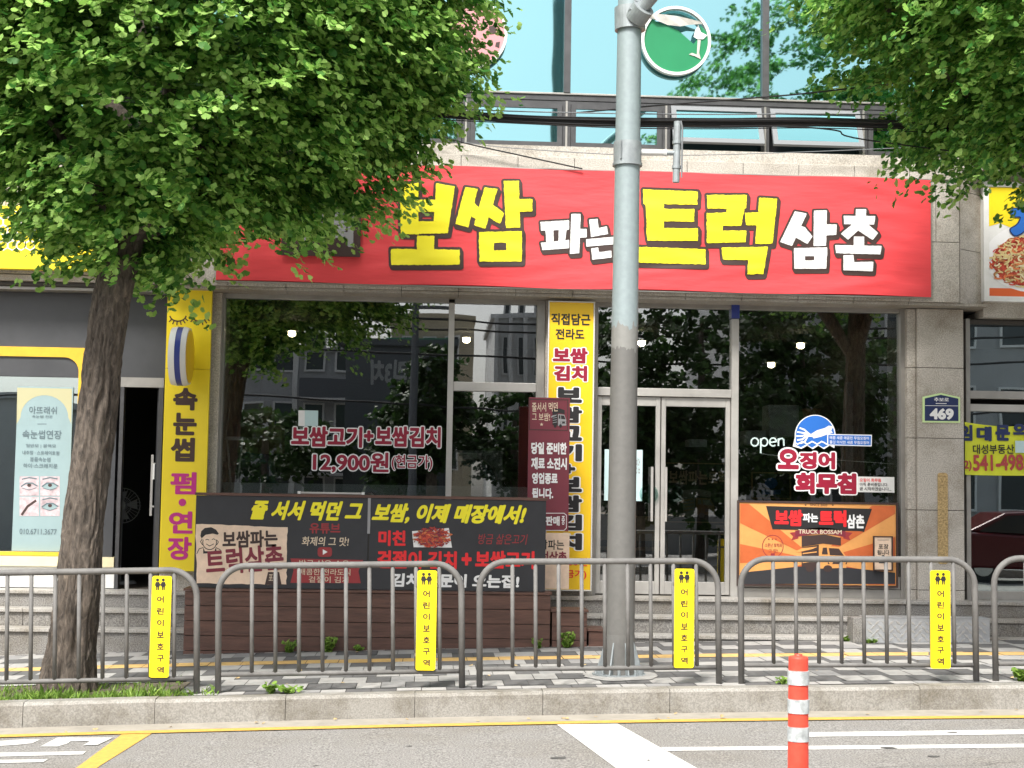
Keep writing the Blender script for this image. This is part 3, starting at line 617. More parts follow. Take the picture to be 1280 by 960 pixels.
letters = [
 ('ink_yellow', A_, [[(322, 272), (440, 262), (440, 600), (328, 597)], [(565, 265), (682, 287), (636, 590), (542, 592)], [(430, 374), (575, 374), (570, 450), (430, 450)], [(332, 520), (640, 518), (636, 592), (335, 598)], [(437, 614), (545, 617), (545, 720), (435, 720)], [(262, 702), (715, 707), (715, 802), (265, 806)]]),
 ('ink_yellow', A_, [[(757, 292), (834, 303), (773, 552), (692, 532)], [(815, 400), (872, 445), (842, 512), (788, 470)], [(887, 292), (967, 303), (887, 563), (815, 540)], [(932, 402), (1010, 465), (985, 528), (900, 480)], [(1014, 250), (1108, 250), (1118, 553), (1029, 560)], [(1105, 370), (1200, 370), (1200, 447), (1110, 450)], [(850, 592), (942, 588), (942, 780), (853, 782)], [(1030, 586), (1130, 583), (1128, 780), (1032, 780)], [(850, 592), (1130, 583), (1130, 655), (850, 657)], [(852, 714), (1130, 712), (1128, 780), (853, 782)]]),
 ('ink_white', B_, [[(192, 416), (378, 404), (378, 462), (197, 468)], [(225, 460), (272, 458), (276, 560), (232, 562)], [(315, 455), (362, 452), (350, 558), (312, 560)], [(195, 555), (378, 535), (378, 585), (205, 598)], [(398, 363), (455, 361), (445, 618), (389, 622)], [(445, 462), (495, 462), (495, 512), (445, 515)]]),
 ('ink_white', B_, [[(517, 400), (568, 395), (578, 500), (530, 510)], [(530, 465), (630, 446), (638, 490), (530, 510)], [(497, 531), (690, 514), (690, 558), (499, 574)], [(531, 592), (572, 587), (582, 656), (537, 662)], [(535, 622), (660, 608), (660, 648), (537, 662)]]),
 ('ink_yellow', C_, [[(130, 200), (262, 205), (262, 535), (160, 535), (145, 300), (132, 290)], [(130, 199), (490, 213), (485, 295), (132, 290)], [(250, 328), (465, 332), (465, 408), (250, 406)], [(150, 455), (490, 460), (488, 537), (160, 535)], [(-58, 578), (540, 597), (540, 693), (-58, 676)]]),
 ('ink_yellow', C_, [[(555, 236), (816, 237), (810, 320), (560, 322)], [(690, 240), (816, 240), (780, 435), (687, 435)], [(553, 358), (795, 350), (780, 433), (553, 437)], [(553, 360), (655, 357), (655, 550), (556, 550)], [(555, 475), (813, 474), (808, 545), (560, 550)], [(905, 255), (1017, 262), (988, 555), (876, 557)], [(808, 355), (915, 350), (905, 433), (815, 431)], [(655, 588), (955, 582), (940, 665), (660, 662)], [(832, 600), (955, 584), (925, 757), (826, 760)]]),
 ('ink_white', D_, [[(286, 346), (360, 360), (265, 570), (191, 546)], [(318, 440), (350, 452), (400, 510), (368, 556), (292, 515)], [(414, 341), (495, 339), (491, 569), (413, 571)], [(488, 433), (560, 433), (560, 496), (488, 500)], [(283, 590), (350, 588), (350, 722), (285, 722)], [(418, 588), (497, 586), (492, 722), (418, 722)], [(283, 590), (497, 586), (497, 638), (283, 638)], [(284, 674), (495, 672), (492, 722), (285, 722)]]),
 ('ink_white', D_, [[(694, 331), (758, 331), (756, 390), (694, 390)], [(613, 376), (820, 376), (812, 428), (616, 426)], [(690, 412), (748, 430), (640, 527), (596, 492)], [(720, 440), (765, 425), (838, 488), (804, 529), (712, 470)], [(682, 513), (745, 514), (745, 580), (680, 580)], [(558, 571), (860, 576), (852, 627), (562, 619)], [(611, 639), (672, 636), (682, 735), (612, 732)], [(611, 686), (806, 681), (802, 739), (613, 732)]]),
]
for i, (m, org, polys) in enumerate(letters):
    mb = MB(); big = m == 'ink_yellow'; brush(mb, polys, org, Q, LT, m, 'ink_outline', 20 if big else 17, (9, 19), 5 if big else 2.5, i*7.3, cloth_y); mb.build('lettering', S)
s = sign('logo_board', 'small dark brown board at the left end of the red banner, half under leaves', 'board', (352, 250, 451, 320), LT-.045, .02, 'ink_outline')
mb = MB(); text(mb, '트럭', (372, 262, 442, 308), LT-.045, 'ink_grey', .05); mb.build('lettering', s)

# ---- tall yellow eyelash sign
EY = 16.74
ex0, ex1 = P(204, 540, EY).x, P(260, 540, EY).x; ez0, ez1 = P(222, 714, EY).z, P(237, 361, EY).z
s = thing('eyelash_sign', 'tall yellow sign with closed eyelashes and brown and magenta letters', 'sign', ((ex0+ex1)/2, EY+.06, ez0))
zj_ = P(230, 461, EY).z
mb = MB(); mb.box(ex0, ex1, EY, EY+.06, ez0, zj_-.002, 'sign_yellow'); mb.box(ex0, ex1, EY, EY+.06, zj_+.002, ez1, 'sign_yellow'); mb.build('panel', s, bevel=.003)
mb = MB()
for t, b in (('속', (216.5, 485, 247, 513)), ('눈', (216.5, 516, 246, 544)), ('썹', (213.5, 547, 243.5, 577))): text(mb, t, b, EY, 'ink_brown', .045)
mb.build('lettering', s)
mb = MB()
for t, b in (('펌', (213, 590, 245.5, 618)), ('연', (211, 639, 241, 667)), ('장', (209.5, 671, 239.5, 700))): text(mb, t, b, EY, 'ink_magenta', .036)
c = P(228, 628, EY); mb.disc((c.x, EY-.003, c.z), .04, .003, 'ink_magenta', 20); mb.build('lettering', s)
for cx, sg in ((222.5, 1), (249.5, -1)):
    mb = MB(); pts = [(cx+10.2*math.cos(R(a))*1.0, 394+7.5*math.sin(R(a))) for a in range(170, 9, -20)]; mb.pxline(pts, 1.7, EY-.002, 'ink_brown')
    for a in (140, 118, 96, 74, 52, 32): q = (cx+10.2*math.cos(R(a)), 394+7.5*math.sin(R(a))); mb.pxline([q, (q[0]+4*math.cos(R(a)), q[1]+4*math.sin(R(a))+.6)], 1.5, EY-.003, 'ink_brown')
    mb.build('eyelash_mark', s)
# ---- round projecting light sign, seen nearly edge on
c = P(227, 445.5, EY-.36); rr = .315
s = thing('round_light_sign', 'round white projecting sign with a blue band fixed edge-on to the yellow eyelash sign', 'sign', (c.x, EY, c.z))
def wheel(mb, x0, x1, r, m, r2=None, n=64):
    r2 = r if r2 is None else r2
    a = [(x0, c.y+r*math.cos(2*math.pi*q/n), c.z+r*math.sin(2*math.pi*q/n)) for q in range(n)]; b = [(x1, c.y+r2*math.cos(2*math.pi*q/n), c.z+r2*math.sin(2*math.pi*q/n)) for q in range(n)]
    for q in range(n): mb.face([a[q], a[(q+1) % n], b[(q+1) % n], b[q]], m)
    mb.face(a[::-1], m); mb.face(b, m)
mb = MB(); wheel(mb, c.x-.095, c.x-.03, rr-.012, 'white_plastic', rr); wheel(mb, c.x+.03, c.x+.085, rr, 'white_plastic', rr-.015); mb.build('drum', s)
mb = MB(); wheel(mb, c.x-.0295, c.x+.0295, rr-.004, 'blue_enamel'); mb.build('band', s)
mb = MB(); wheel(mb, c.x+.0855, c.x+.092, rr-.035, 'sign_yellow_warm'); mb.build('face', s); mb = MB(); mb.tube([(c.x, c.y+rr-.02, c.z), (c.x, EY, c.z)], .02, 'aluminium'); mb.build('bracket', s)

# ---- tall yellow menu sign between window and door
CY = 16.70
s = sign('menu_sign', 'tall yellow sign with red and black Korean lettering between the window and the door', 'sign', (684.5, 378, 740, 737), CY, .06, 'sign_yellow_warm', .012, 'white_paint')
mb = MB(); text(mb, '직접담근', (689, 392, 738, 406.5), CY, 'ink_black', .03); text(mb, '전라도', (694.5, 411, 730.5, 424.5), CY, 'ink_black', .03)
for t, y0, y1 in (('보', 484, 503.5), ('쌈', 508, 528.5), ('고', 532, 551), ('기', 555, 576.5), ('+', 580, 592), ('보', 596, 615), ('쌈', 619, 640), ('김', 643, 663), ('치', 666.5, 687.5)):
    text(mb, t, (694, y0, 727.5, y1) if t != '+' else (702, y0, 719, y1), CY, 'ink_black', .065, .05, 'ink_white')
mb.build('lettering', s)
mb = MB()
for t, b in (('보쌈', (691, 434.5, 734.5, 454)), ('김치', (692.5, 457, 734, 476.5))): text(mb, t, b, CY, 'ink_crimson', .055, .06, 'ink_white')
text(mb, '12,900원', (689, 697, 734, 708), CY, 'ink_red', .02); text(mb, '(현금가)', (691, 712, 733, 724), CY, 'ink_red', .02); mb.build('lettering', s)

# ---- maroon hanging sign in front of it
MY = 16.15
s = sign('notice_sign', 'maroon upright notice sign with white letters in front of the tall yellow sign', 'sign', (660, 497, 711.5, 664), MY, .03, 'board_maroon')
mb = MB(); x0, x1, z0, z1 = BX(660, 666, 711.5, 736, MY); mb.box(x0, x1, MY, MY+.03, z0, z1, 'board_beige'); mb.build('lower_panel', s)
x0, x1, z0, z1 = BX(661.5, 499, 710, 538, MY); mb = MB(); rect_frame(mb, x0, x1, z0, z1, .008, MY-.004, MY-.0005, 'ink_outline'); mb.build('border', s)
mb = MB()
text(mb, '줄서서 먹던', (665, 503, 697, 514.5), MY, 'ink_beige', .012, rot=.03); text(mb, '그 보쌈!', (665, 516, 687.5, 526), MY, 'ink_beige', .012)
mb.build('lettering', s); mb = MB()
for t, b in (('당일 준비한', (664, 553, 708.5, 568)), ('재료 소진시', (664, 572, 708.5, 587)), ('영업종료', (665, 591, 697, 605)), ('됩니다.', (665, 610, 691.5, 623.5))): text(mb, t, b, MY, 'ink_white', .045)
text(mb, '한정판매', (664, 645, 699.5, 657), MY, 'ink_white', .04); text(mb, '중', (702, 645, 706, 656), MY, 'ink_white', .02)
mb.build('lettering', s)
mb = MB(); mb.pxline([(663, 641.5), (705, 641.5), (708, 644), (708, 660), (705, 663), (663, 663)], .8, MY-.003, 'ink_white'); mb.build('border', s)
mb = MB(); text(mb, '보쌈파는', (664, 674.5, 705, 687), MY, 'ink_black', .015); text(mb, '트럭삼촌', (664, 689, 708.5, 703), MY, 'ink_maroon', .035); mb.build('lettering', s)
def van(mb, x0, y0, x1, y1, Y, dk, lt):
    """small printed food van: box body with awning, cab, wheels"""
    X = lambda u: x0+(x1-x0)*u; Yy = lambda v: y0+(y1-y0)*v; pp = lambda pts, k, m: mb.pxpoly([(X(a), Yy(b)) for a, b in pts], Y-.0006*k, m)
    pp([(.08, .02), (.55, -.02), (.86, .08), (.86, .30), (.5, .24), (.08, .34)], 1, dk); pp([(.08, .36), (.42, .28), (.42, .95), (.08, .92)], 1, dk)
    pp([(-.03, .46), (.08, .38), (.40, .33), (.30, .40), (.0, .50)], 2, lt)
    for k in range(3): pp([(.10, .52+.13*k), (.38, .47+.13*k), (.38, .50+.13*k), (.10, .55+.13*k)], 2, lt)
    pp([(.44, .30), (.84, .34), (.96, .62), (.97, .95), (.44, .97)], 1, lt)
    pp([(.50, .36), (.58, .36), (.60, .56), (.48, .56)], 2, dk); pp([(.62, .37), (.82, .39), (.92, .60), (.64, .58)], 2, dk); pp([(.60, .72), (.98, .72), (.98, .84), (.60, .84)], 2, dk)
    for cx, cy in ((.66, .78), (.92, .78)): pp([(cx+.045*math.cos(R(a)), cy+.06*math.sin(R(a))) for a in range(0, 360, 30)], 3, lt)
    for cx in (.25, .60): pp([(cx+.09*math.cos(R(a)), .97+.10*math.sin(R(a))) for a in range(0, 360, 30)], 3, dk)
mb = MB(); van(mb, 689, 511, 708.5, 533, MY-.002, 'ink_black', 'ink_grey'); mb.pxpoly([(677+(2.4 if i % 2 == 0 else 1)*math.sin(R(i*36)), 530.5-(2.4 if i % 2 == 0 else 1)*math.cos(R(i*36))) for i in range(10)], MY-.002, 'ink_beige'); mb.build('printed_picture', s)

# ---- black board on the timber terrace wall
KY = 15.62
kx0, kx1 = P(243.5, 675, KY).x, P(682, 680, KY).x; kz0, kz1 = P(460, 737, KY).z, P(460, 622.5, KY).z
s = thing('promotion_board', 'long black board with slanting yellow and red Korean lettering standing on the brown timber wall', 'signboard', ((kx0+kx1)/2, KY+.05, kz0))
xs_ = P(460.5, 680, KY).x
mb = MB(); mb.box(kx0, xs_-.006, KY, KY+.05, kz0, kz1, 'board_black'); mb.box(xs_+.006, kx1, KY, KY+.05, kz0, kz1, 'board_black'); mb.build('panel', s, bevel=.003)
mb = MB(); mb.box(kx0-.01, kx1+.01, KY-.012, KY+.07, kz1+.002, kz1+.03, 'wood_brown'); mb.box(xs_-.005, xs_+.005, KY+.01, KY+.04, kz0, kz1, 'joint'); a, b = P(461, 667, KY).z, P(461, 622.5, KY).z; mb.box(xs_-.014, xs_+.014, KY-.008, KY-.001, a, b, 'grey_panel' if 0 else 'ink_grey'); mb.build('trim', s)
mb = MB(); text(mb, '줄 서서 먹던 그', (311, 626, 456.5, 650.5), KY, 'ink_yellow', .05, shear=.28); text(mb, '보쌈, 이제 매장에서!', (463.5, 630, 660, 655), KY, 'ink_yellow', .05, shear=.28); mb.build('lettering', s)
# beige printed panel
KP = KY-.004
mb = MB(); pts = []
for (a, b) in (((244.5, 655), (359.5, 659)), ((359.5, 659), (358, 731)), ((358, 731), (246, 729)), ((246, 729), (244.5, 655))):
    for t in range(14): u = t/14; pts.append((a[0]+(b[0]-a[0])*u+random.uniform(-.7, .7), a[1]+(b[1]-a[1])*u+random.uniform(-.7, .7)))
mb.pxpoly(pts, KP, 'board_beige'); mb.build('printed_panel', s)
mb = MB(); text(mb, '보쌈파는', (278, 663, 347, 684.5), KP, 'ink_outline', .035, rot=.04); mb.build('lettering', s)
mb = MB(); text(mb, '트럭삼촌', (257, 683, 354.5, 716), KP, 'ink_maroon', .03, rot=.09); mb.build('lettering', s)
# plain round cook's head with a cap as the panel's emblem
mb = MB(); el = lambda cx, cy, rx, ry, a0=0, a1=360, st=20: [(cx+rx*math.cos(R(a)), cy+ry*math.sin(R(a))) for a in range(a0, a1+1, st)]
mb.pxline(el(262, 678, 8.6, 9, -20, 200), 1.0, KP-.001, 'ink_black'); mb.pxpoly([(250.5, 670), (251.5, 664), (256, 660), (264, 659), (270, 662), (273.5, 667), (272, 668.5), (266, 667), (257, 668.5), (252, 673)], KP-.001, 'ink_black')
mb.pxline([(252.6, 674), (250.6, 677), (253, 681)], .9, KP-.001, 'ink_black'); mb.pxline([(271, 675), (273, 677.5), (271, 681)], .9, KP-.001, 'ink_black'); mb.pxline([(257, 675), (259, 674), (261, 675)], .8, KP-.001, 'ink_black'); mb.pxline([(265, 674.5), (267, 673.5), (269, 674.5)], .8, KP-.001, 'ink_black'); mb.pxline([(258, 680), (262, 682.5), (267, 680)], .9, KP-.001, 'ink_black')
mb.pxline([(246, 692), (249, 686), (254, 684.5)], .9, KP-.001, 'ink_black'); mb.pxline([(270, 684.5), (275, 687), (277, 691)], .9, KP-.001, 'ink_black'); mb.pxpoly([(254, 684), (256, 689), (268, 689), (270, 684), (271, 691), (254, 692)], KP-.001, 'ink_black'); mb.build('emblem', s)
mb = MB(); mb.pxpoly([(335, 715), (349, 715), (352, 731), (331, 731)], KP-.001, 'ink_outline'); text(mb, '포장', (336, 717, 347, 727), KP-.002, 'ink_beige', .01); mb.build('printed_panel', s)
mb = MB(); text(mb, '유튜브', (387, 654, 425.5, 667), KY, 'ink_dark_red', .03); mb.pxpoly([(363, 698), (454, 700), (448, 714), (451, 729), (363, 728.5), (367, 713)], KY-.0022, 'ink_dark_red')
mb.pxpoly(el(400.5, 687.5, 3.5, 3.5, 180, 270, 30)+el(411.5, 687.5, 3.5, 3.5, 270, 360, 30)+el(411.5, 692.5, 3.5, 3.5, 0, 90, 30)+el(400.5, 692.5, 3.5, 3.5, 90, 180, 30), KY-.003, 'ink_dark_red'); mb.build('printed_mark', s)
mb = MB(); mb.pxpoly([(403.5, 686.5), (409.5, 690), (403.5, 693.5)], KY-.005, 'ink_white'); text(mb, '화제의 그 맛!', (377, 671, 436.5, 682.5), KY, 'ink_beige', .015, shear=.1)
for t, b in (('방금 삶은 수육', (374, 700, 436.5, 709)), ('매콤한 전라도식', (374, 711, 438, 719)), ('겉절이 김치', (386, 720.5, 435.5, 728.5))): text(mb, t, b, KY-.004, 'ink_beige', .008)
mb.build('lettering', s)
mb = MB(); text(mb, '미친', (473, 663, 507, 682.5), KY, 'ink_red', .045); text(mb, '겉절이 김치', (471.5, 688.5, 571, 711), KY, 'ink_red', .045); text(mb, '+', (577, 691, 589.5, 707), KY, 'ink_red', .045); text(mb, '보쌈고기', (594, 688.5, 668, 711), KY, 'ink_red', .045); mb.build('lettering', s)
mb = MB(); text(mb, '방금 삶은고기', (597, 667.5, 659.5, 680.5), KY, 'ink_dark_red', .005, shear=.15); mb.build('lettering', s)
mb = MB(); text(mb, '김치 주문이 오는집!', (489, 717.5, 649.5, 734.5), KY, 'ink_white', .045, shear=.05); mb.build('lettering', s)
mb = MB(); mb.pxpoly([(515, 664), (561, 660), (565, 684.5), (517, 684)], KY-.002, 'ink_white')
for i in range(420):
    a = random.random(); px = 540+random.gauss(0, 12); py = 671.5+random.gauss(0, 6.2)
    if abs(px-540) > 23 or abs(py-671) > 12 or (abs(px-540)/24)**2+((py-672)/12.5)**2 > 1: continue
    an = random.uniform(-60, 60); L, Wd = random.uniform(3, 7.5), random.uniform(1.2, 2.8); ca, sa = math.cos(R(an)), math.sin(R(an))
    mb.pxpoly([(px+L*u*ca-Wd*v*sa, py+L*u*sa*.7+Wd*v*ca) for u, v in ((-.5, -.2), (0, -.5), (.5, -.3), (.45, .3), (0, .5), (-.5, .35))], KY-.003-i*.00004, random.choice(['food_red', 'food_red', 'food_red', 'ink_dark_red', 'ink_dark_red', 'food_orange', 'ink_maroon', 'food_brown']))
mb.build('printed_picture', s)

# ---- timber terrace wall with a lower step at its right end
tx0, tx1, tx2, tx3 = P(230, 770, 15.6).x, P(688, 770, 15.6).x, P(734, 775, 15.6).x, P(755, 790, 15.6).x
ztop, zm, zl = P(460, 738, 15.6).z, P(710, 762, 15.6).z, P(745, 786, 15.6).z
s = thing('terrace_wall', 'low wall of dark brown horizontal timber boards below the black board', 'timber wall', (tx0, 15.6, 0))
def boards(x0, x1, z1, n, par):
    z0 = .02; h = (z1-z0)/n; mb = MB(); mb.box(x0+.01, x1-.01, 15.62, 15.96, z0, z1-.02, 'joint')
    for k in range(n):
        x = x0
        while x < x1-.01:
            e = min(x+1.86, x1); e = x1 if x1-e < .3 else e; jy = random.uniform(-.002, .002); mb.box(x+.002, e-.002, 15.6+jy, 15.618+jy, z0+k*h+.003, z0+(k+1)*h-.003, 'wood_brown'); x = e
    mb.build('boards', par, bevel=.003)
    mb = MB(); mb.box(x0-.012, x1+.012, 15.585, 15.975, z1+.001, z1+.026, 'wood_brown'); mb.build('capping', par, bevel=.003)
boards(tx0, tx1, ztop-.026, 5, s); boards(tx1+.016, tx2, zm-.026, 4, s); boards(tx2+.016, tx3, zl-.026, 2, s)

# ---- orange printed board in the right window
OY = 16.90
s = sign('van_poster', 'orange sunburst board with a printed food van at the foot of the right window', 'signboard', (924, 629.5, 1120, 731), OY, .03, 'board_orange', .022, 'ink_outline')
x0, x1, z0, z1 = BX(925, 631, 1119, 730, OY)
cxz = (P(1021, 700, OY).x, P(1021, 700, OY).z)
def clip(poly, ax, val, keep):
    out = []
    for i in range(len(poly)):
        a, b = poly[i], poly[(i+1) % len(poly)]; ia, ib = (a[ax]-val)*keep >= 0, (b[ax]-val)*keep >= 0
        if ia: out.append(a)
        if ia != ib: t = (val-a[ax])/(b[ax]-a[ax]); out.append(tuple(a[k]+(b[k]-a[k])*t for k in (0, 1)))
    return out
mb = MB()
for k in range(26):
    if k % 2: continue
    a0, a1 = 360/26*k+3, 360/26*(k+1)+3
    if 52 < a0 % 360 < 128: continue
    q = [cxz, (cxz[0]+3*math.cos(R(a1)), cxz[1]+3*math.sin(R(a1))), (cxz[0]+3*math.cos(R(a0)), cxz[1]+3*math.sin(R(a0)))]
    for ax, v, kp in ((0, x0, 1), (0, x1, -1), (1, z0, 1), (1, z1, -1)):
        q = clip(q, ax, v, kp)
        if len(q) < 3: break
    if len(q) >= 3: mb.face([(a, OY-.002, b) for a, b in q], 'ray_orange')
mb.build('sunburst', s)
mb = MB(); mb.pxpoly([(957.5, 632.5), (1090, 636), (1080, 665), (1075, 664), (965.5, 661.5)], OY-.004, 'ink_black'); mb.pxpoly([(925, 716), (1000, 708), (1046, 708), (1119, 716), (1119, 730), (925, 730)], OY-.003, 'ink_charcoal'); mb.build('printed_panel', s)
mb = MB(); text(mb, '보쌈', (968, 637, 1003.5, 657.5), OY-.004, 'ink_red', .06); text(mb, '트럭', (1023.5, 637.5, 1058, 658.5), OY-.004, 'ink_red', .06); mb.build('lettering', s)
mb = MB(); text(mb, '파는', (1003.5, 641.5, 1022.5, 653), OY-.004, 'ink_white', .04); text(mb, '삼촌', (1058.5, 643, 1080.5, 660.5), OY-.004, 'ink_white', .04); mb.build('lettering', s)
mb = MB()
arc = lambda y, s_: [(987+s_*k, y-5.5*math.sin(math.pi*k/12)) for k in range(13)]
top = [(994+5.25*k, 663.5-4*math.sin(math.pi*k/12)) for k in range(13)]; bot = [(994+5.25*k, 671.5-4*math.sin(math.pi*k/12)) for k in range(13)]
mb.pxpoly(top+bot[::-1], OY-.004, 'ink_maroon'); mb.pxpoly([(987, 666), (997, 664.5), (998, 673), (989, 675.5), (991.5, 670.5)], OY-.003, 'ink_dark_red'); mb.pxpoly([(1066, 666), (1055, 664.5), (1054, 673), (1063, 675.5), (1061, 670.5)], OY-.003, 'ink_dark_red')
text(mb, 'TRUCK BOSSAM', (998, 662, 1052, 667.5), OY-.004, 'ink_beige', .02); mb.build('ribbon', s)
mb = MB(); text(mb, 'SINCE 2020', (1012.5, 629.8, 1034, 632.6), OY, 'ink_outline', .01)
for px in (1007, 1041): mb.pxpoly([(px+(1.7 if i % 2 == 0 else .7)*math.sin(R(i*36)), 631.3-(1.7 if i % 2 == 0 else .7)*math.cos(R(i*36))) for i in range(10)], OY-.002, 'ink_outline')
mb.build('lettering', s)
mb = MB(); van(mb, 997, 669, 1060, 712, OY-.004, 'ink_outline', 'board_orange'); mb.build('printed_picture', s)
mb = MB(); mb.pxline(el(966, 683, 13, 14, 0, 360, 15), .9, OY-.003, 'ink_dark_red'); text(mb, '소문난 트럭의', (956, 679, 977, 684), OY, 'ink_dark_red', .01); text(mb, '그 맛!', (960.5, 686, 972, 691), OY, 'ink_dark_red', .01); mb.pxpoly([(963.5, 691.5), (968.5, 691.5), (968.5, 695), (963.5, 695)], OY-.003, 'ink_dark_red')
for k in range(3): mb.pxpoly([(961+4.5*k+(1.4 if i % 2 == 0 else .6)*math.sin(R(i*36)), 674-(1.4 if i % 2 == 0 else .6)*math.cos(R(i*36))) for i in range(10)], OY-.003, 'ink_dark_red')
mb.build('stamp_mark', s)
s = sign('takeaway_card', 'small beige card with two Korean words leaning on the right of the orange board', 'card', (1093, 671.5, 1114.5, 712), OY-.05, .02, 'board_beige', .012, 'ink_outline')
mb = MB(); text(mb, '포장', (1098, 680, 1110.5, 686.5), OY-.05, 'ink_black', .02); text(mb, '됩니다', (1096.5, 687.5, 1111.5, 693.5), OY-.05, 'ink_black', .02); mb.pxpoly([(1099, 697), (1102, 695.5), (1103, 693.8), (1105, 693.8), (1106, 695.5), (1109, 697), (1109.5, 704), (1098.5, 704)], OY-.053, 'ink_black'); mb.pxline([(1097, 675), (1111, 675)], .5, OY-.053, 'ink_black'); mb.build('lettering', s)

# ---- window lettering
VY = GY-.004
def sticker(name, label): return thing(name, label, 'window sticker', (P(640, 600, VY).x, VY, ZL))
s = sticker('price_lettering', 'crimson price lettering with white edges stuck on the left shop window')
mb = MB()
for t, b, bo in (('보쌈고기', (364, 533, 453, 559), .045), ('+', (455, 538, 467, 552), .06), ('보쌈김치', (469, 533, 551, 559), .045), ('12,900원', (391, 565, 486, 591), .03), ('(현금가)', (489.5, 568.5, 540.5, 588), .02)): text(mb, t, b, VY, 'ink_crimson', bo, .055, 'ink_white')
mb.build('lettering', s)
s = sticker('squid_sticker', 'round blue squid sticker over a wave with a small blue label on the right window')
mb = MB(); c = (1019, 544); mb.pxpoly(el(c[0], c[1], 25.5, 25.5, 175, 365, 8)+[(1044, 552), (1043, 560), (1037, 557), (1030, 561.5), (1023, 557), (1016, 561.5), (1009, 557), (1002, 561), (991, 558)], VY, 'ink_white'); mb.build('backing', s)
mb = MB(); mb.pxpoly(el(c[0], c[1]-.5, 24, 24, 182, 358, 8)+[(1042.5, 550), (1036, 556), (1029, 559.5), (1022, 555.5), (1015, 559.5), (1008, 555.5), (1001, 559), (994.5, 556)], VY-.001, 'ink_blue'); mb.build('disc', s)
mb = MB(); mb.pxpoly([(1013, 543), (1021, 538), (1031, 535), (1036, 532), (1042, 533), (1039, 538), (1041, 541), (1034, 543), (1026, 546), (1017, 548)], VY-.002, 'ink_white')
for k, (dx, dy) in enumerate(((-15, -10), (-18, -5), (-19, 0), (-18, 5), (-14, 9))):
    mb.pxline([(1015, 545), (1015+dx*.35, 545+dy*.2-2), (1015+dx*.65, 545+dy*.8), (1015+dx, 545+dy)], 2.0, VY-.002-.0005*k, 'ink_white')
mb.pxline([(994, 555)]+[(994+k*3, 553.5+1.7*math.sin(k*1.55)) for k in range(16)], 1.7, VY-.004, 'ink_white'); mb.build('squid_mark', s)
mb = MB(); mb.pxpoly([(1034, 542.5), (1090, 543.5), (1089.5, 558), (1034, 556.5)], VY-.0035, 'ink_white'); mb.pxpoly([(1035.3, 543.6), (1088.8, 544.6), (1088.5, 556.8), (1035.3, 555.5)], VY-.0045, 'ink_blue')
text(mb, '매콤 새콤 매콤한 무침오징어', (1037, 545.5, 1086, 549.5), VY-.0045, 'ink_white', .01, res=26); text(mb, '쫄깃 아삭한 새콤 무침오징어', (1037, 551, 1086, 555), VY-.0045, 'ink_white', .01, res=26); mb.build('label', s)
s = sticker('squid_salad_lettering', 'crimson two line Korean dish name with white edges below the blue squid sticker')
mb = MB(); text(mb, '오', (972, 561, 998.5, 586.5), VY, 'ink_crimson', .06, .07, 'ink_white'); text(mb, '징어', (999.5, 565, 1044, 586.5), VY, 'ink_crimson', .06, .07, 'ink_white'); text(mb, '회무침', (994, 591, 1070.5, 617.5), VY, 'ink_crimson', .065, .06, 'ink_white'); mb.build('lettering', s)
s = sign('paper_notice', 'small white paper label with red and black lines right of the crimson dish name', 'notice', (1071, 596, 1118, 615.5), VY, .003, 'white_paint', bevel=0)
mb = MB(); text(mb, '오징어 회무침', (1074.5, 598, 1101, 602.5), VY, 'ink_red', .02); text(mb, '아직 준비중입니다.', (1074.5, 603.5, 1110, 607.8), VY, 'ink_black', .02); text(mb, '곧 시작하겠습니다...', (1074.5, 609, 1114, 613.4), VY, 'ink_black', .02); mb.build('lettering', s)
s = sign('door_notice', 'pale blue paper sheet taped to the left glass door', 'notice', (755.5, 562, 803, 626), GY-.012, .003, 'paper_blue', bevel=0)
mb = MB(); text(mb, '영업', (794, 572, 800, 592), GY-.012, 'ink_grey', .01); text(mb, '중', (786, 574, 791, 582), GY-.012, 'ink_grey', .01); mb.build('lettering', s)
s = sign('window_notice', 'small white and mint paper stuck above the crimson price lettering', 'notice', (373, 513, 397.5, 532.5), VY, .003, 'paper_blue', bevel=0)
mb = MB(); mb.pxpoly([(373, 513), (381, 513), (381, 532.5), (373, 532.5)], VY-.001, 'ink_white'); mb.build('printed_panel', s)
x0, x1, z0, z1 = BX(376, 614.6, 452, 617.6, KY+.03); s = thing('strip_lamp', 'thin silver strip light lying on top of the black board', 'lamp', ((x0+x1)/2, KY+.03, z0))
mb = MB(); zk_ = kz1+.031; mb.box(x0, x1, KY+.01, KY+.05, zk_, zk_+.022, 'aluminium_light'); mb.build('tube', s, bevel=.006); mb = MB(); mb.box(x0-.03, x0-.001, KY+.008, KY+.052, zk_, zk_+.026, 'white_plastic'); mb.box(x1+.001, x1+.03, KY+.008, KY+.052, zk_, zk_+.026, 'white_plastic'); mb.build('end_cap', s); mb = MB(); mb.tube([(x1+.03, KY+.03, zk_+.012), (x1+.10, KY+.04, zk_+.03), (x1+.2, KY+.10, zk_-.05)], .006, 'cable', 5); mb.build('cord', s)
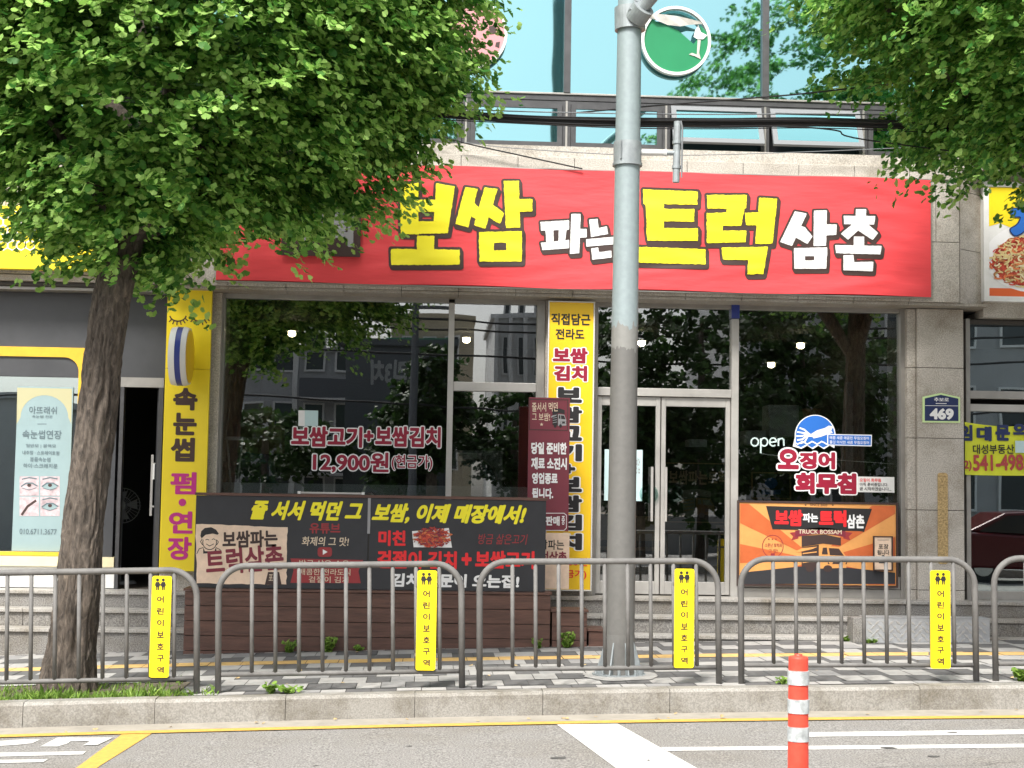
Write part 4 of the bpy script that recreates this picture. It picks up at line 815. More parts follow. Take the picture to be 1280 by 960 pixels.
# neon word on a cord inside the window
NY = GY+.06
s = thing('neon_sign', 'thin white neon word open hanging inside the right window', 'neon sign', (P(960, 556, NY).x, NY, P(960, 568, NY).z))
mb = MB(); nl = lambda pts: mb.tube([P(a, b, NY) for a, b in pts], .0085, 'neon', 6)
nl(el(943.5, 552.5, 4.6, 5, 0, 360, 20)); nl([(951, 566.5), (951, 548)]); nl(el(955.3, 552.5, 4.3, 5, 0, 360, 20)); nl([(962, 552.5), (970.5, 552)]+el(966.3, 552.5, 4.3, 5, -10, -320, -20) if 0 else [(962.2, 553), (970.4, 552)]+[(966.3+4.3*math.cos(R(a)), 552.5-5*math.sin(R(a))) for a in range(10, 320, 20)]); nl([(973, 557.5), (973, 548)]); nl([(973, 551), (975, 548.4), (977.5, 547.8), (979.6, 549.5), (980, 557.5)]); mb.build('tube_letters', s)
mb = MB(); mb.tube([P(951, 566.5, NY), P(960, 568.5, NY), P(990, 571, NY), P(1045, 575, NY+.01), P(1090, 578, NY+.01), P(1117, 580, NY)], .004, 'white_plastic', 5); mb.build('cord', s)

# ---- house number plate
NPY = PY-.012
s = thing('house_number_plate', 'navy house number plate reading 469 with a pale green rim on the stone pillar', 'number plate', (P(1176, 510, NPY).x, PY, P(1176, 528, NPY).z))
pz = lambda pts, Y: [(P(a, b, Y).x, P(a, b, Y).z) for a, b in pts]
MB().prism(pz([(1153.3, 496), (1176, 491.2), (1200, 496.6), (1200.2, 528.5), (1153.3, 528)], NPY), NPY, PY-.001, 'glow_rim').build('rim', s)
MB().prism(pz([(1156, 498), (1176, 493.5), (1197.8, 498.3), (1198, 526.3), (1156, 526)], NPY), NPY-.003, NPY-.0005, 'ink_navy').build('panel', s)
mb = MB(); text(mb, '469', (1162, 510.5, 1192, 524.5), NPY-.003, 'ink_white', .055); text(mb, '추보로', (1167.5, 497, 1186, 502), NPY-.003, 'ink_white', .02); mb.pxline([(1170, 504.3), (1183, 504.5)], .9, NPY-.006, 'ink_white'); mb.pxline([(1156.5, 507), (1197.5, 507.4)], .6, NPY-.006, 'ink_white'); mb.build('lettering', s)
# ---- weathered vertical tag strip on the pillar
x0, x1, z0, z1 = BX(1172, 591, 1184.5, 705, PY)
mb = MB(); mb.prism(round_rect(x0, x1, z0, z1, .03, 4), PY-.012, PY-.001, 'tag_tan'); single(mb, 'pillar_plaque', 'narrow flaking tan vertical plaque on the stone pillar below the number plate', 'plaque')
# ---- lime real-estate banner inside the neighbour's window
RY = GY-.075
rx0, rx1 = P(1206, 560, RY).x, P(1206, 560, RY).x+1.62
s = thing('letting_banner', 'lime yellow banner with a red phone number on the right neighbour window', 'banner', ((rx0+rx1)/2, RY, 2.0))
mb = MB(); N = 30
def edge(u, t): 
    return (P(1206, 527.5, RY).z if t else P(1206, 593.5, RY).z)-(.055*math.sin(math.pi*min(1, u*1.6)) if t else .02*math.sin(math.pi*u))+(.05*u if t else .05*u)
g = [[(rx0+(rx1-rx0)*i/N, RY-.012*math.sin(i*.8+j*.5)*.5, edge(i/N, 0)+(edge(i/N, 1)-edge(i/N, 0))*j/6) for j in range(7)] for i in range(N+1)]
for i in range(N):
    for j in range(6): mb.face([g[i][j], g[i+1][j], g[i+1][j+1], g[i][j+1]], 'banner_lime')
mb.build('cloth', s)
mb = MB()
for t, b in (('임', (1199, 531, 1215.5, 551)), ('대', (1220.5, 533, 1239.5, 551.5)), ('문', (1244, 531, 1262.5, 551)), ('의', (1266, 528.5, 1285.5, 547.5))): text(mb, t, b, RY-.01, 'ink_navy', .06)
mb.build('lettering', s); mb = MB(); text(mb, '대성부동산', (1216, 555.5, 1267.5, 567.5), RY-.01, 'ink_black', .02, rot=.02); mb.build('lettering', s)
mb = MB(); text(mb, '02)', (1199, 575.5, 1214.5, 589), RY-.01, 'ink_redbrown', .03); text(mb, '541-4985', (1216, 568, 1288, 588.5), RY-.01, 'ink_redbrown', .03, rot=.03); mb.build('lettering', s)
mb = MB(); x0, x1, z0, z1 = BX(1269, 551, 1282, 566, RY-.014); mb.box(x0, x1, RY-.017, RY-.014, z0, z1, 'paper_blue'); mb.build('patch', s)
# ---- food sign of the right neighbour
FDY = 16.70
s = sign('food_sign', 'white framed food sign with noodles and a blue letter over the right neighbour shop', 'sign', (1236, 236, 1420, 372), FDY, .10, 'white_paint', .06, 'white_paint')
zz = lambda x, y: (x, y)
mb = MB(); mb.pxpoly([(1236, 234), (1420, 236), (1420, 285), (1262, 284), (1250, 279), (1236, 283)], FDY-.002, 'sign_yellow'); mb.pxpoly([(1236, 360), (1420, 363), (1420, 376), (1236, 371.5)], FDY-.002, 'strip_orange')
mb.pxpoly(el(1296, 322, 66, 44, 0, 360, 12), FDY-.0025, 'ink_white'); mb.pxpoly(el(1298, 326, 58, 34, 0, 360, 12), FDY-.003, 'food_red'); mb.build('printed_panel', s)
mb = MB()
for i in range(380):
    a = random.uniform(0, 360); r = math.sqrt(random.random()); px, py = 1298+58*r*math.cos(R(a)), 327+32*r*math.sin(R(a)); th0 = random.uniform(0, 360); rad = random.uniform(3, 9)
    mb.pxline([(px+rad*math.cos(R(th0+t)), py+rad*.6*math.sin(R(th0+t))) for t in range(0, 121, 30)], random.uniform(1.3, 2.4), FDY-.004-i*.00003, random.choice(['food_noodle']*4+['food_brown', 'food_orange', 'cream_paint', 'food_red']))
mb.build('printed_picture', s)
mb = MB(); text(mb, '치', (1263, 254, 1312, 303), FDY-.010, 'ink_blue', .07, .03, 'ink_navy'); mb.build('lettering', s)
# ---- yellow fascia sign of the left neighbour
YY = 16.50
s = sign('yellow_fascia_sign', 'yellow shop sign with white honeycomb pattern half hidden by the left tree', 'sign', (-90, 258, 211, 337), YY, .10, 'sign_yellow')
mb = MB()
for q in range(-9, 14):
    for r_ in range(5):
        cx, cy = 4+q*11.2+(r_ % 2)*5.6, 268+r_*9.7
        if r_ > 3 and abs(q) > 3: continue
        mb.pxline([(cx+6*math.cos(R(a)), cy+6*math.sin(R(a))) for a in range(30, 391, 60)], 1.1, YY-.002, 'ink_white')
mb.build('honeycomb_mark', s)
mb = MB(); text(mb, '010.6711.3677', (152, 322, 215, 333), YY, 'ink_redbrown', .04); mb.build('lettering', s)
# ---- poster in the left window
PSY = LY+.03
s = sign('eyelash_poster', 'tall pale blue poster with four eye photographs behind the yellow framed window', 'poster', (18.5, 483.5, 88, 689), PSY, .006, 'poster_paper', bevel=0)
mb = MB(); mb.pxpoly([(21.6, 484.5), (90, 486), (89, 530)]+[(55.5+30*math.cos(R(a)), 522-28*math.sin(R(a))) for a in range(0, 181, 12)]+[(20.8, 530)], PSY-.001, 'poster_gold'); mb.build('printed_arch', s)
mb = MB(); text(mb, '아뜨래쉬', (36.5, 508, 71, 517.5), PSY-.001, 'poster_ink', 0.01); text(mb, '속눈썹 전문', (40, 519, 66, 522.5), PSY-.001, 'poster_ink', .01); mb.pxline([(47, 530), (58, 530)], .8, PSY-.002, 'poster_ink'); text(mb, '속눈썹연장', (28, 537.5, 77, 548.5), PSY-.001, 'poster_ink', .01)
for t, b in (('일반모 | 블랙모', (32.5, 555, 70, 560)), ('내추럴 · 스트레이트펌', (28, 563.5, 74, 568.5)), ('볼륨속눈썹', (37.5, 571.5, 63, 577)), ('하이·스크래치룬', (29, 579.5, 72, 585)), ('010.6711.3677', (24.5, 661, 71, 668))): text(mb, t, b, PSY-.001, 'poster_ink', .01)
mb.build('lettering', s)
for k, (cx, cy) in enumerate(((36.5, 607.5), (62.5, 607.5), (36.5, 633), (62.5, 633))):
    mb = MB(); mb.pxpoly([(cx-12, cy-12), (cx+12, cy-12), (cx+12, cy+12), (cx-12, cy+12)], PSY-.002, 'poster_pale')
    if k == 2: mb.pxline([(cx-9, cy+10), (cx-2, cy), (cx+8, cy-7)], 3, PSY-.003, 'ink_outline')
    else: mb.pxpoly([(cx-10, cy+1), (cx-4, cy-4), (cx+4, cy-4), (cx+10, cy), (cx+4, cy+4), (cx-4, cy+4)], PSY-.003, 'poster_paper' if k else 'poster_pale'); mb.pxpoly(el(cx, cy-1, 2.6, 2.2, 0, 360, 30), PSY-.004, 'ink_outline'); mb.pxline([(cx-10, cy+.5), (cx-4, cy-3.6), (cx+4, cy-3.6), (cx+10, cy)], 1.6, PSY-.005, 'poster_ink'); mb.pxline([(cx-9, cy+2.5), (cx, cy+5), (cx+9, cy+2)], .6, PSY-.005, 'poster_ink'); mb.pxline([(cx-9, cy-8.5), (cx, cy-10.5), (cx+9, cy-9)], 1.6, PSY-.003, 'poster_ink')
    mb.build('eye_photo', s)
# ---- round signs on the upper glass
UQ = UY-.10
cg = P(845, 51, UQ); rg = 45*UQ/FPX
s = thing('green_round_sign', 'torn green round sign with white rim on the upper glass behind the pole', 'sign', (cg.x, UQ, cg.z))
mb = MB(); ring_frame(mb, [(cg.x+rg*math.cos(R(a)), cg.z+rg*math.sin(R(a))) for a in range(0, 360, 6)], [(cg.x+(rg-.032)*math.cos(R(a)), cg.z+(rg-.032)*math.sin(R(a))) for a in range(0, 360, 6)], UQ-.02, UQ+.05, 'white_paint'); mb.build('rim', s)
mb = MB(); poly = [(cg.x+(rg-.034)*math.cos(R(a)), cg.z+(rg-.034)*math.sin(R(a))) for a in range(170, 379, 7)]; tear = [(884, 41), (876, 32), (873, 47), (867, 55), (858, 47), (848, 38), (838, 33), (822, 28), (810, 21)]
mb.prism(poly+pz(tear, UQ), UQ, UQ+.006, 'circle_green'); mb.build('face', s)
mb = MB()
for i, (a, b) in enumerate(zip([(803, 12), (815, 17), (830, 18), (846, 20), (860, 23), (876, 27)], [(806, 19), (820, 25), (834, 31), (850, 33), (862, 31), (878, 30)])):
    if i: mb.face([P(*pa, UQ-.03-.02*((i-1) % 2)), P(*a, UQ-.03-.02*(i % 2)), P(*b, UQ-.015-.03*(i % 2)), P(*pb, UQ-.015-.03*((i-1) % 2))], 'vinyl_peel')
    pa, pb = a, b
mb.pxpoly([(869, 38), (873, 31), (876, 40), (884, 44), (879, 49), (872, 49), (867, 46)], UQ-.01, 'ink_white'); mb.pxpoly([(872, 50), (876, 50), (874, 66), (876, 74), (868, 70), (861, 68), (865, 66), (871, 68)], UQ-.008, 'vinyl_peel'); mb.build('torn_flap', s)
cp = P(589, 42, UQ); s = thing('pink_round_sign', 'pink round sign with white rim on the upper glass half behind leaves', 'sign', (cp.x, UQ, cp.z)); rp_ = 46*UQ/FPX
mb = MB(); mb.disc((cp.x, UQ, cp.z), rp_-.03, .05, 'circle_pink', 60); mb.build('face', s)
mb = MB(); ring_frame(mb, [(cp.x+rp_*math.cos(R(a)), cp.z+rp_*math.sin(R(a))) for a in range(0, 360, 6)], [(cp.x+(rp_-.029)*math.cos(R(a)), cp.z+(rp_-.029)*math.sin(R(a))) for a in range(0, 360, 6)], UQ-.015, UQ+.05, 'white_paint'); mb.build('rim', s)
mb = MB(); mb.pxpoly([(603, 17), (612, 14), (615, 22), (608, 26)], UQ-.003, 'ink_outline'); mb.pxpoly([(611, 33), (620, 31), (620, 42), (612, 43)], UQ-.003, 'ink_outline'); mb.pxpoly([(620, 53), (625, 52), (624, 60), (619, 58)], UQ-.003, 'ink_outline'); mb.build('printed_mark', s)

# ================================================================== STREET FURNITURE
FNY = 12.45; PW = 1.985
def make_fence():
    t = thing('pedestrian_fence', 'grey steel pedestrian fence panel', 'fence', (0, 0, 0), 'grey fence panels along the kerb')
    r, h, cr = .0255, .98, .215
    path = [(r, 0, -.06), (r, 0, h-cr)]+[(r+cr-cr*math.cos(R(a)), 0, h-cr+cr*math.sin(R(a))) for a in range(10, 91, 10)]
    path = path+[(PW-x, y, z) for x, y, z in path[::-1]]
    mb = MB(); mb.tube(path, r, 'rail_paint', 14); o = mb.build('frame', t, smooth=True)
    mb = MB(); mb.tube([(r*2, 0, .125), (PW-2*r, 0, .125)], .019, 'rail_paint', 10); mb.build('bottom_rail', t, smooth=True)
    for k in range(9):
        x = .29+k*.1865; top = h if x < PW-cr-r else h-cr+math.sqrt(max(0, cr*cr-(x-(PW-r-cr))**2))
        mb = MB(); mb.tube([(x, 0, .126), (x, 0, top-.008)], .0165, 'rail_paint', 10); mb.build('bar', t, smooth=True)
    return t
f0 = make_fence()
spans = [(-3.735, -1.751, .0285), (-1.625, .339, .0245), (.416, 2.445, .0175), (2.549, 4.544, .010), (4.644, 6.64, .010)]
tags = ['in front of the tree trunk, leftmost in view', 'in front of the left half of the black board', 'with the tall grey pole just behind it', 'in front of the orange board and the stone pillar', 'cut by the right edge of the photo']
for k, (a, b, sl_) in enumerate(spans):
    loc = (a+(b-a-PW)/2, FNY, ground((a+b)/2)-sl_*(PW/2)+(.012 if k else 0)); rot = (0, -math.atan(sl_), 0)
    lab = 'grey steel fence panel '+tags[k]
    if k == 0: f0.location = loc; f0.rotation_euler = rot; f0['label'] = lab
    else: dup(f0, loc, rot, lab)
def fig(mb, cx, cy, s_, Y, m):
    e = lambda x, y, rx, ry: [(x+rx*math.cos(R(a)), y+ry*math.sin(R(a))) for a in range(0, 360, 30)]
    mb.pxpoly(e(cx, cy-6.2*s_, 1.7*s_, 1.7*s_), Y, m); mb.pxpoly([(cx-1.9*s_, cy-4*s_), (cx+1.9*s_, cy-4*s_), (cx+2.9*s_, cy-.6*s_), (cx+1.7*s_, cy+1.4*s_), (cx-1.7*s_, cy+1.4*s_), (cx-2.9*s_, cy-.6*s_)], Y-.0004, m)
    for d in (-1, 1): mb.pxpoly([(cx+d*.2*s_, cy+1*s_), (cx+d*1.6*s_, cy+1*s_), (cx+d*1.5*s_, cy+5*s_), (cx+d*.4*s_, cy+5*s_)], Y-.0008, m)
plates = [(200.5, 720, 847), (533, 713, 838), (855.3, 711, 835), (1175.7, 713, 836)]
pl = ['on the fence in front of the yellow eyelash sign', 'on the fence in front of the black board', 'on the fence just right of the grey pole', 'on the fence in front of the stone pillar']
FP = FNY-.034
for (cx, y0, y1), t_ in zip(plates, pl):
    x0, x1, z0, z1 = BX(cx-12.3, y0, cx+12.3, y1, FP); s = thing('school_zone_plate', 'yellow vertical plate with two children '+t_, 'plate', ((x0+x1)/2, FP, z0), 'yellow school zone plates on the fence')
    mb = MB(); mb.prism(round_rect(x0, x1, z0, z1, .018, 4), FP, FP+.014, 'plate_yellow'); mb.build('panel', s)
    mb = MB(); fig(mb, cx-3.6, y0+12, 1.15, FP-.002, 'ink_black'); fig(mb, cx+3.6, y0+12, 1.15, FP-.002, 'ink_black'); mb.pxline([(cx-4, y0+11), (cx+4, y0+11)], 1.4, FP-.003, 'ink_black'); mb.build('children_mark', s)
    mb = MB()
    for i, ch in enumerate('어린이보호구역'): yy = y0+25+i*(y1-y0-30)/6.6; text(mb, ch, (cx-4.3, yy, cx+4.3, yy+8.4), FP, 'ink_brown', .028, dz=.002)
    mb.build('lettering', s)
    mb = MB()
    for z in (z0+.12, z1-.12): mb.box(x0-.012, x1+.012, FP+.0145, FP+.022, z-.012, z+.012, 'rail_paint')
    mb.build('clamp', s)

# tall street pole with arm, collar and side bracket
PLY = 13.15; pb = P(774, 843, PLY); pt = P(786.5, -60, PLY)
s = thing('street_pole', 'tall round grey street pole, darker below, standing behind the fence', 'pole', (pb.x, PLY, ground(pb.x)))
zb0 = ground(pb.x); n = 40
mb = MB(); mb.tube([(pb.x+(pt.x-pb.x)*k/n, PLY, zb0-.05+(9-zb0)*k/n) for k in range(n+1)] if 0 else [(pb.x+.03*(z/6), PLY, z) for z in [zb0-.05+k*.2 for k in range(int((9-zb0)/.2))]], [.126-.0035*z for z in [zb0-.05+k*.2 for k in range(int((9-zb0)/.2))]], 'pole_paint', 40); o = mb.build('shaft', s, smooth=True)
mb = MB(); zc0, zc1 = P(780, 206, PLY).z, P(780, 178, PLY).z; xx = pb.x+.03*(zc0/6); mb.tube([(xx, PLY, zc0), (xx, PLY, zc1)], .122, 'steel_pole', 40); mb.tube([(xx, PLY, zc0-.012), (xx, PLY, zc0+.012)], .130, 'steel_pole', 40); mb.box(xx-.075, xx-.07, PLY-.125, PLY-.09, zc0+.03, zc1, 'steel_pole'); mb.build('collar', s)
mb = MB(); za = P(785, 24, PLY).z; xa_ = pb.x+.03; mb.tube([(xa_, PLY-.02, za-.03), (xa_+.10, PLY-.17, za+.06), (xa_+.42, PLY-.45, za+.42), (xa_+1.4, PLY-1.2, za+1.5)], .055, 'steel_pole', 18); mb.build('arm', s, smooth=True)
mb = MB(); mb.tube([(xa_+.005, PLY, za-.10), (xa_, PLY, za+.10)], .135, 'steel_pole', 30); mb.tube([(xa_+.04, PLY-.08, za-.02), (xa_+.10, PLY-.17, za+.06)], .10, 'steel_pole', 24)
for a in range(0, 360, 60): mb.tube([(xa_+.06+.085*math.cos(R(a)), PLY-.14, za+.02+.085*math.sin(R(a))), (xa_+.075+.085*math.cos(R(a)), PLY-.18, za+.04+.085*math.sin(R(a)))], .012, 'steel_pole', 6)
mb.build('flange', s)
mb = MB(); b0, b1 = P(797, 190, PLY), P(833, 191, PLY); mb.tube([b0, b0+Vector((.03, 0, 0)), b1-Vector((.03, 0, 0)), b1], [.034, .024, .024, .034], 'white_plastic', 14); v0, v1 = P(847, 152, PLY), P(845, 228, PLY); mb.tube([v0, v1], .032, 'steel_pole', 14); mb.tube([P(846, 176, PLY), P(846, 180, PLY)], .039, 'steel_pole', 14); mb.tube([P(845.5, 207, PLY), P(845.4, 211, PLY)], .039, 'steel_pole', 14)
mb.tube([P(851, 151, PLY-.03), P(853, 160, PLY-.03), P(852, 222, PLY-.03)], .008, 'cable_grey', 6); mb.tube([P(832, 191, PLY), P(846, 191, PLY)], .02, 'steel_pole', 10); mb.build('bracket', s)
mb = MB(); mb.tube([(pb.x, PLY, zb0-.02), (pb.x, PLY, zb0+.012)], .23, 'steel_pole', 30); mb.tube([(pb.x, PLY, zb0+.0125), (pb.x, PLY, zb0+.34)], [.150, .128], 'pole_paint', 36)
for a in range(15, 375, 45):
    c_, s_ = math.cos(R(a)), math.sin(R(a)); A = [(.125, .30), (.215, .013), (.125, .013)]
    for e in (-1, 1): mb.face([(pb.x+r_*c_-e*.006*s_, PLY+r_*s_+e*.006*c_, zb0+h) for r_, h in A][::e], 'steel_pole')
    mb.face([(pb.x+.125*c_-.006*s_, PLY+.125*s_+.006*c_, zb0+.30), (pb.x+.125*c_+.006*s_, PLY+.125*s_-.006*c_, zb0+.30), (pb.x+.215*c_+.006*s_, PLY+.215*s_-.006*c_, zb0+.013), (pb.x+.215*c_-.006*s_, PLY+.215*s_+.006*c_, zb0+.013)], 'steel_pole')
    mb.tube([(pb.x+.195*math.cos(R(a+22)), PLY+.195*math.sin(R(a+22)), zb0+.012), (pb.x+.195*math.cos(R(a+22)), PLY+.195*math.sin(R(a+22)), zb0+.06)], .014, 'steel_pole', 6)
mb.build('base_plate', s)
mb = MB(); pts = [(pb.x+(.30+.12*noise.noise(Vector((math.cos(R(a))*1.5, math.sin(R(a))*1.5, 3))))*math.cos(R(a))*1.1, PLY-.1+(.34+.12*noise.noise(Vector((math.cos(R(a))*1.5, math.sin(R(a))*1.5, 8))))*math.sin(R(a)), 0) for a in range(0, 360, 12)]
mb.face([(x, y, ground(x)+.006) for x, y, z in pts], 'tile_light'); single(mb, 'concrete_patch', None, None, kind='structure')

# flexible road post
d = 7.15; bx = P(998, 820, d); bz = road_z(bx.x)
s = thing('delineator_post', 'orange red flexible road post with grey reflective bands standing in the roadway', 'bollard', (bx.x, d, bz))
zt = bx.z
K = FPX/d; rb_ = 13.2/K
z_of = lambda py: P(998, py, d).z
mb = MB(); ring = [bz+.03, z_of(818.5+5)]
mb.tube([(bx.x, d, bz+.02), (bx.x, d, z_of(823)), (bx.x, d, z_of(820.5)), (bx.x, d, z_of(819.5))], [rb_*1.03, rb_*.92, rb_*.86, rb_*.5], 'bollard_red', 32); mb.tube([(bx.x, d, z_of(820)), (bx.x, d, z_of(817.5))], [rb_*.42, rb_*.34], 'bollard_red', 20); mb.build('post', s, smooth=False)
mb = MB(); mb.tube([(bx.x, d, bz-.01), (bx.x, d, bz+.025), (bx.x, d, bz+.05)], [.12, .115, .07], 'tyre', 28); mb.build('base', s)
for y0, y1 in ((838, 855.5), (873.5, 891), (908, 926)):
    a = z_of(y1); b = z_of(y0); mb = MB(); mb.tube([(bx.x, d, a), (bx.x, d, b)], rb_*1.0+.0015, 'reflective', 32); mb.build('reflective_band', s, smooth=False)

# overhead cables strung along the street
def cable(pts, Y, rpx, lab, m='cable', group=None):
    r = rpx/(FPX/Y); fine = []
    for i in range(len(pts)-1):
        for k in range(6):
            t = k/6; p0, p1, p2, p3 = pts[max(i-1, 0)], pts[i], pts[i+1], pts[min(i+2, len(pts)-1)]
            f = lambda j: .5*((2*p1[j])+(-p0[j]+p2[j])*t+(2*p0[j]-5*p1[j]+4*p2[j]-p3[j])*t*t+(-p0[j]+3*p1[j]-3*p2[j]+p3[j])*t**3)
            fine.append(P(f(0), f(1), Y))
    fine.append(P(*pts[-1], Y)); mb = MB(); mb.tube(fine, r, m, 6); single(mb, 'overhead_cable', lab, 'cable', group)
g_ = 'cables strung across the upper windows'
cable([(-80, 96), (300, 128), (540, 142), (660, 149.5), (780, 154), (900, 154), (1060, 154), (1400, 171)], 13.6, 5.0, 'thickest black cable bundle crossing the hopper windows', group=g_)
cable([(-80, 92), (300, 123), (540, 138), (660, 146), (780, 149.5), (900, 150.5), (1060, 151.5), (1400, 163)], 13.55, 2.1, 'black cable running just above the thickest bundle', group=g_)
cable([(-80, 100), (300, 124), (540, 134.5), (640, 139), (780, 142), (900, 143), (1060, 143), (1400, 150)], 13.7, .8, 'thin grey cable above the black bundle', 'cable_grey', g_)
cable([(720, 141), (832, 131), (960, 121), (1050, 112), (1400, 72)], 13.8, 1.0, 'thin black cable rising to the right into the right tree', group=g_)
cable([(900, 158), (980, 158), (1045, 163), (1090, 176), (1400, 214)], 13.4, 1.0, 'thin black cable dropping to the right below the bundle', group=g_)
cable([(440, 138), (537, 165), (580, 178.5), (645, 193), (700, 205), (728, 211)], 16.45, .9, 'thin black cable sagging onto the top edge of the red banner', group=g_)
cable([(580, 178), (640, 185), (765, 193), (860, 194), (960, 191.5), (1100, 186), (1400, 172)], 16.4, .5, 'hair thin grey cable along the stone ledge', 'cable_grey', g_)
# ramp plate by the right steps
rx0, rx1 = P(1083, 785, 15.7).x, P(1238, 785, 15.7).x; zr0, zr1 = ground(4.6)-.01, P(1150, 772, 15.72).z
s = thing('step_plate', 'folded chequered metal ramp plate at the foot of the right steps', 'metal plate', ((rx0+rx1)/2, 15.8, zr0))
mb = MB(); mb.box(rx0, rx1, 15.72, 15.726, zr0, zr1-.006, 'diamond_plate'); mb.box(rx0-.004, rx1+.004, 15.715, 15.968, zr1-.0055, zr1, 'diamond_plate'); mb.build('plate', s)
mb = MB()
for j in range(5):
    for i in range(int((rx1-rx0)/.075)):
        x = rx0+.04+i*.075+(j % 2)*.037; z = zr0+.045+j*.042
        if z > zr1-.03 or x > rx1-.03: continue
        e = 1 if (i+j) % 2 else -1; c_, s_ = math.cos(R(40*e)), math.sin(R(40*e)); L, W_ = .033, .012
        q = [(-L, 0), (0, -W_), (L, 0), (0, W_)]; mb.face([(x+a*c_-b*s_, 15.716, z+a*s_+b*c_) for a, b in q], 'aluminium_light')
        for k in range(4): a, b = q[k]; a2, b2 = q[(k+1) % 4]; f_ = 1.25; mb.face([(x+a*c_-b*s_, 15.716, z+a*s_+b*c_), (x+(a*c_-b*s_)*f_, 15.7195, z+(a*s_+b*c_)*f_), (x+(a2*c_-b2*s_)*f_, 15.7195, z+(a2*s_+b2*c_)*f_), (x+a2*c_-b2*s_, 15.716, z+a2*s_+b2*c_)], 'diamond_plate')
mb.build('raised_tread', s)
mb = MB(); x0 = P(1066, 780, 15.75).x; mb.box(x0, rx0-.006, 15.74, 15.965, zr0, zr1-.01, 'granite_step'); single(mb, 'stone_block', 'small granite block left of the chequered metal plate', 'stone block', bevel=.006)

for k, (dy, rp, lab) in enumerate(((3.2, 1.0, 'thin black cable wrapped just below the thickest bundle'), (-6.5, .9, 'slack black cable highest above the thickest bundle'), (6.0, .7, 'lowest slack black cable under the thickest bundle'), (-3.6, .8, 'thin black cable twisted between the two highest cables'))): cable([(-80, 97+dy*2), (300, 129+dy*1.4), (540, 143+dy), (660, 150+dy*.8), (780, 154+dy), (900, 155+dy*1.3+2*math.sin(k*2.1)), (1060, 155+dy), (1400, 172+dy)], 13.52-.05*k, rp, lab, group=g_)
# ================================================================== INSIDE THE SHOP
def lamp(px, py, Y, lab, rad=.07):
    c = P(px, py, Y); t = thing('pendant_lamp', lab, 'lamp', (c.x, Y, c.z), 'small warm lamps under the shop ceiling')
    mb = MB(); mb.tube([(c.x, Y, c.z+.02), (c.x, Y, c.z+.06), (c.x, Y, c.z+.13)], [rad*1.3, rad*.9, .02], 'ink_charcoal', 14); mb.build('shade', t)
    mb = MB(); mb.tube([(c.x, Y, c.z-.05), (c.x, Y, c.z-.03), (c.x, Y, c.z+.018)], [rad*.3, rad*.7, rad*.7], 'bulb', 14); mb.build('bulb', t)
    mb = MB(); mb.tube([(c.x, Y, c.z+.13), (c.x, Y, ZS-.06)], .006, 'cable', 5); mb.build('cord', t)
for a in ((365, 416, 19.6, 'warm pendant lamp seen through the wide left window'), (583, 424, 20.5, 'warm pendant lamp behind the narrow light beside the tall yellow sign'), (802, 428, 20, 'faint warm lamp behind the glass above the doors'), (964, 455, 21, 'lower faint warm lamp behind the right window'), (1001, 431, 19.8, 'upper faint warm lamp behind the right window')): lamp(*a)
def boxthing(name, lab, cat, px0, py0, px1, py1, Y, dep, m, extra=None, bev=.01):
    x0, x1, z0, z1 = BX(px0, py0, px1, py1, Y); t = thing(name, lab, cat, ((x0+x1)/2, Y+dep/2, z0)); MB().box(x0, x1, Y, Y+dep, z0, z1, m).build('body', t, bevel=bev)
    if extra: extra(t, x0, x1, z0, z1, Y)
    return t
def flaps(t, x0, x1, z0, z1, Y): mb = MB(); mb.box(x0+.01, x1-.01, Y-.003, Y-.0005, (z0+z1)/2-.01, (z0+z1)/2+.02, 'ink_beige'); mb.box(x0-.01, (x0+x1)/2-.005, Y-.01, Y+.3, z1+.012, z1+.018, 'card'); mb.build('flap', t)
tb = boxthing('counter', 'long dark counter standing behind the frosted strip of the left window', 'counter', 275, 640, 556, 742, 17.75, .6, 'interior_dark')
boxthing('cardboard_box', 'brown cardboard box on the counter behind the left window', 'box', 304, 500, 340, 530, 18.0, .35, 'card', flaps)
boxthing('cardboard_box', 'wider cardboard box under the other one behind the left window', 'box', 296, 531, 352, 566, 17.95, .4, 'card', flaps)
mb = MB(); c = P(318, 585, 17.9)
pts = []
for k in range(9): a = k/8; pts.append((c.x-.28+.56*a, c.z-.2+.42*math.sin(math.pi*a)**.6*(1+.15*math.sin(a*9))))
mb.prism(pts, 17.8, 18.1, 'blue_bag'); single(mb, 'cloth_bag', 'slumped dark blue bag on the counter in the left window', 'bag', bevel=.04)
boxthing('monitor', 'dark tilted screen standing low in the left window', 'monitor', 274, 577, 333, 611, 17.35, .03, 'screen_black', lambda t, x0, x1, z0, z1, Y: (MB().box((x0+x1)/2-.03, (x0+x1)/2+.03, Y+.01, Y+.03, z0-.3, z0, 'ink_charcoal').build('stand', t), MB().box(x0-.012, x1+.012, Y-.004, Y+.034, z0-.012, z0-.001, 'ink_charcoal').build('bezel', t)))
s = thing('wire_stand', 'thin white wire stand with two splayed legs in the left window', 'stand', P(293, 615, 17.2))
mb = MB(); mb.box(P(282, 547, 17.2).x, P(306, 547, 17.2).x, 17.15, 17.3, P(293, 550, 17.2).z, P(293, 546, 17.2).z, 'white_paint'); mb.build('top', s)
for a, b in (((284, 550), (291, 640)), ((303, 550), (293, 640))): mb = MB(); mb.tube([P(*a, 17.2), P(*b, 17.2)], .011, 'white_paint', 6); mb.build('leg', s)
boxthing('display_cabinet', 'pale grey cabinet with a white label behind the narrow window', 'cabinet', 567, 563, 628, 640, 18.6, .6, 'concrete_far', lambda t, x0, x1, z0, z1, Y: MB().box(x0+.02, x0+.33, Y-.005, Y-.001, z1-.13, z1-.03, 'white_paint').build('label', t))
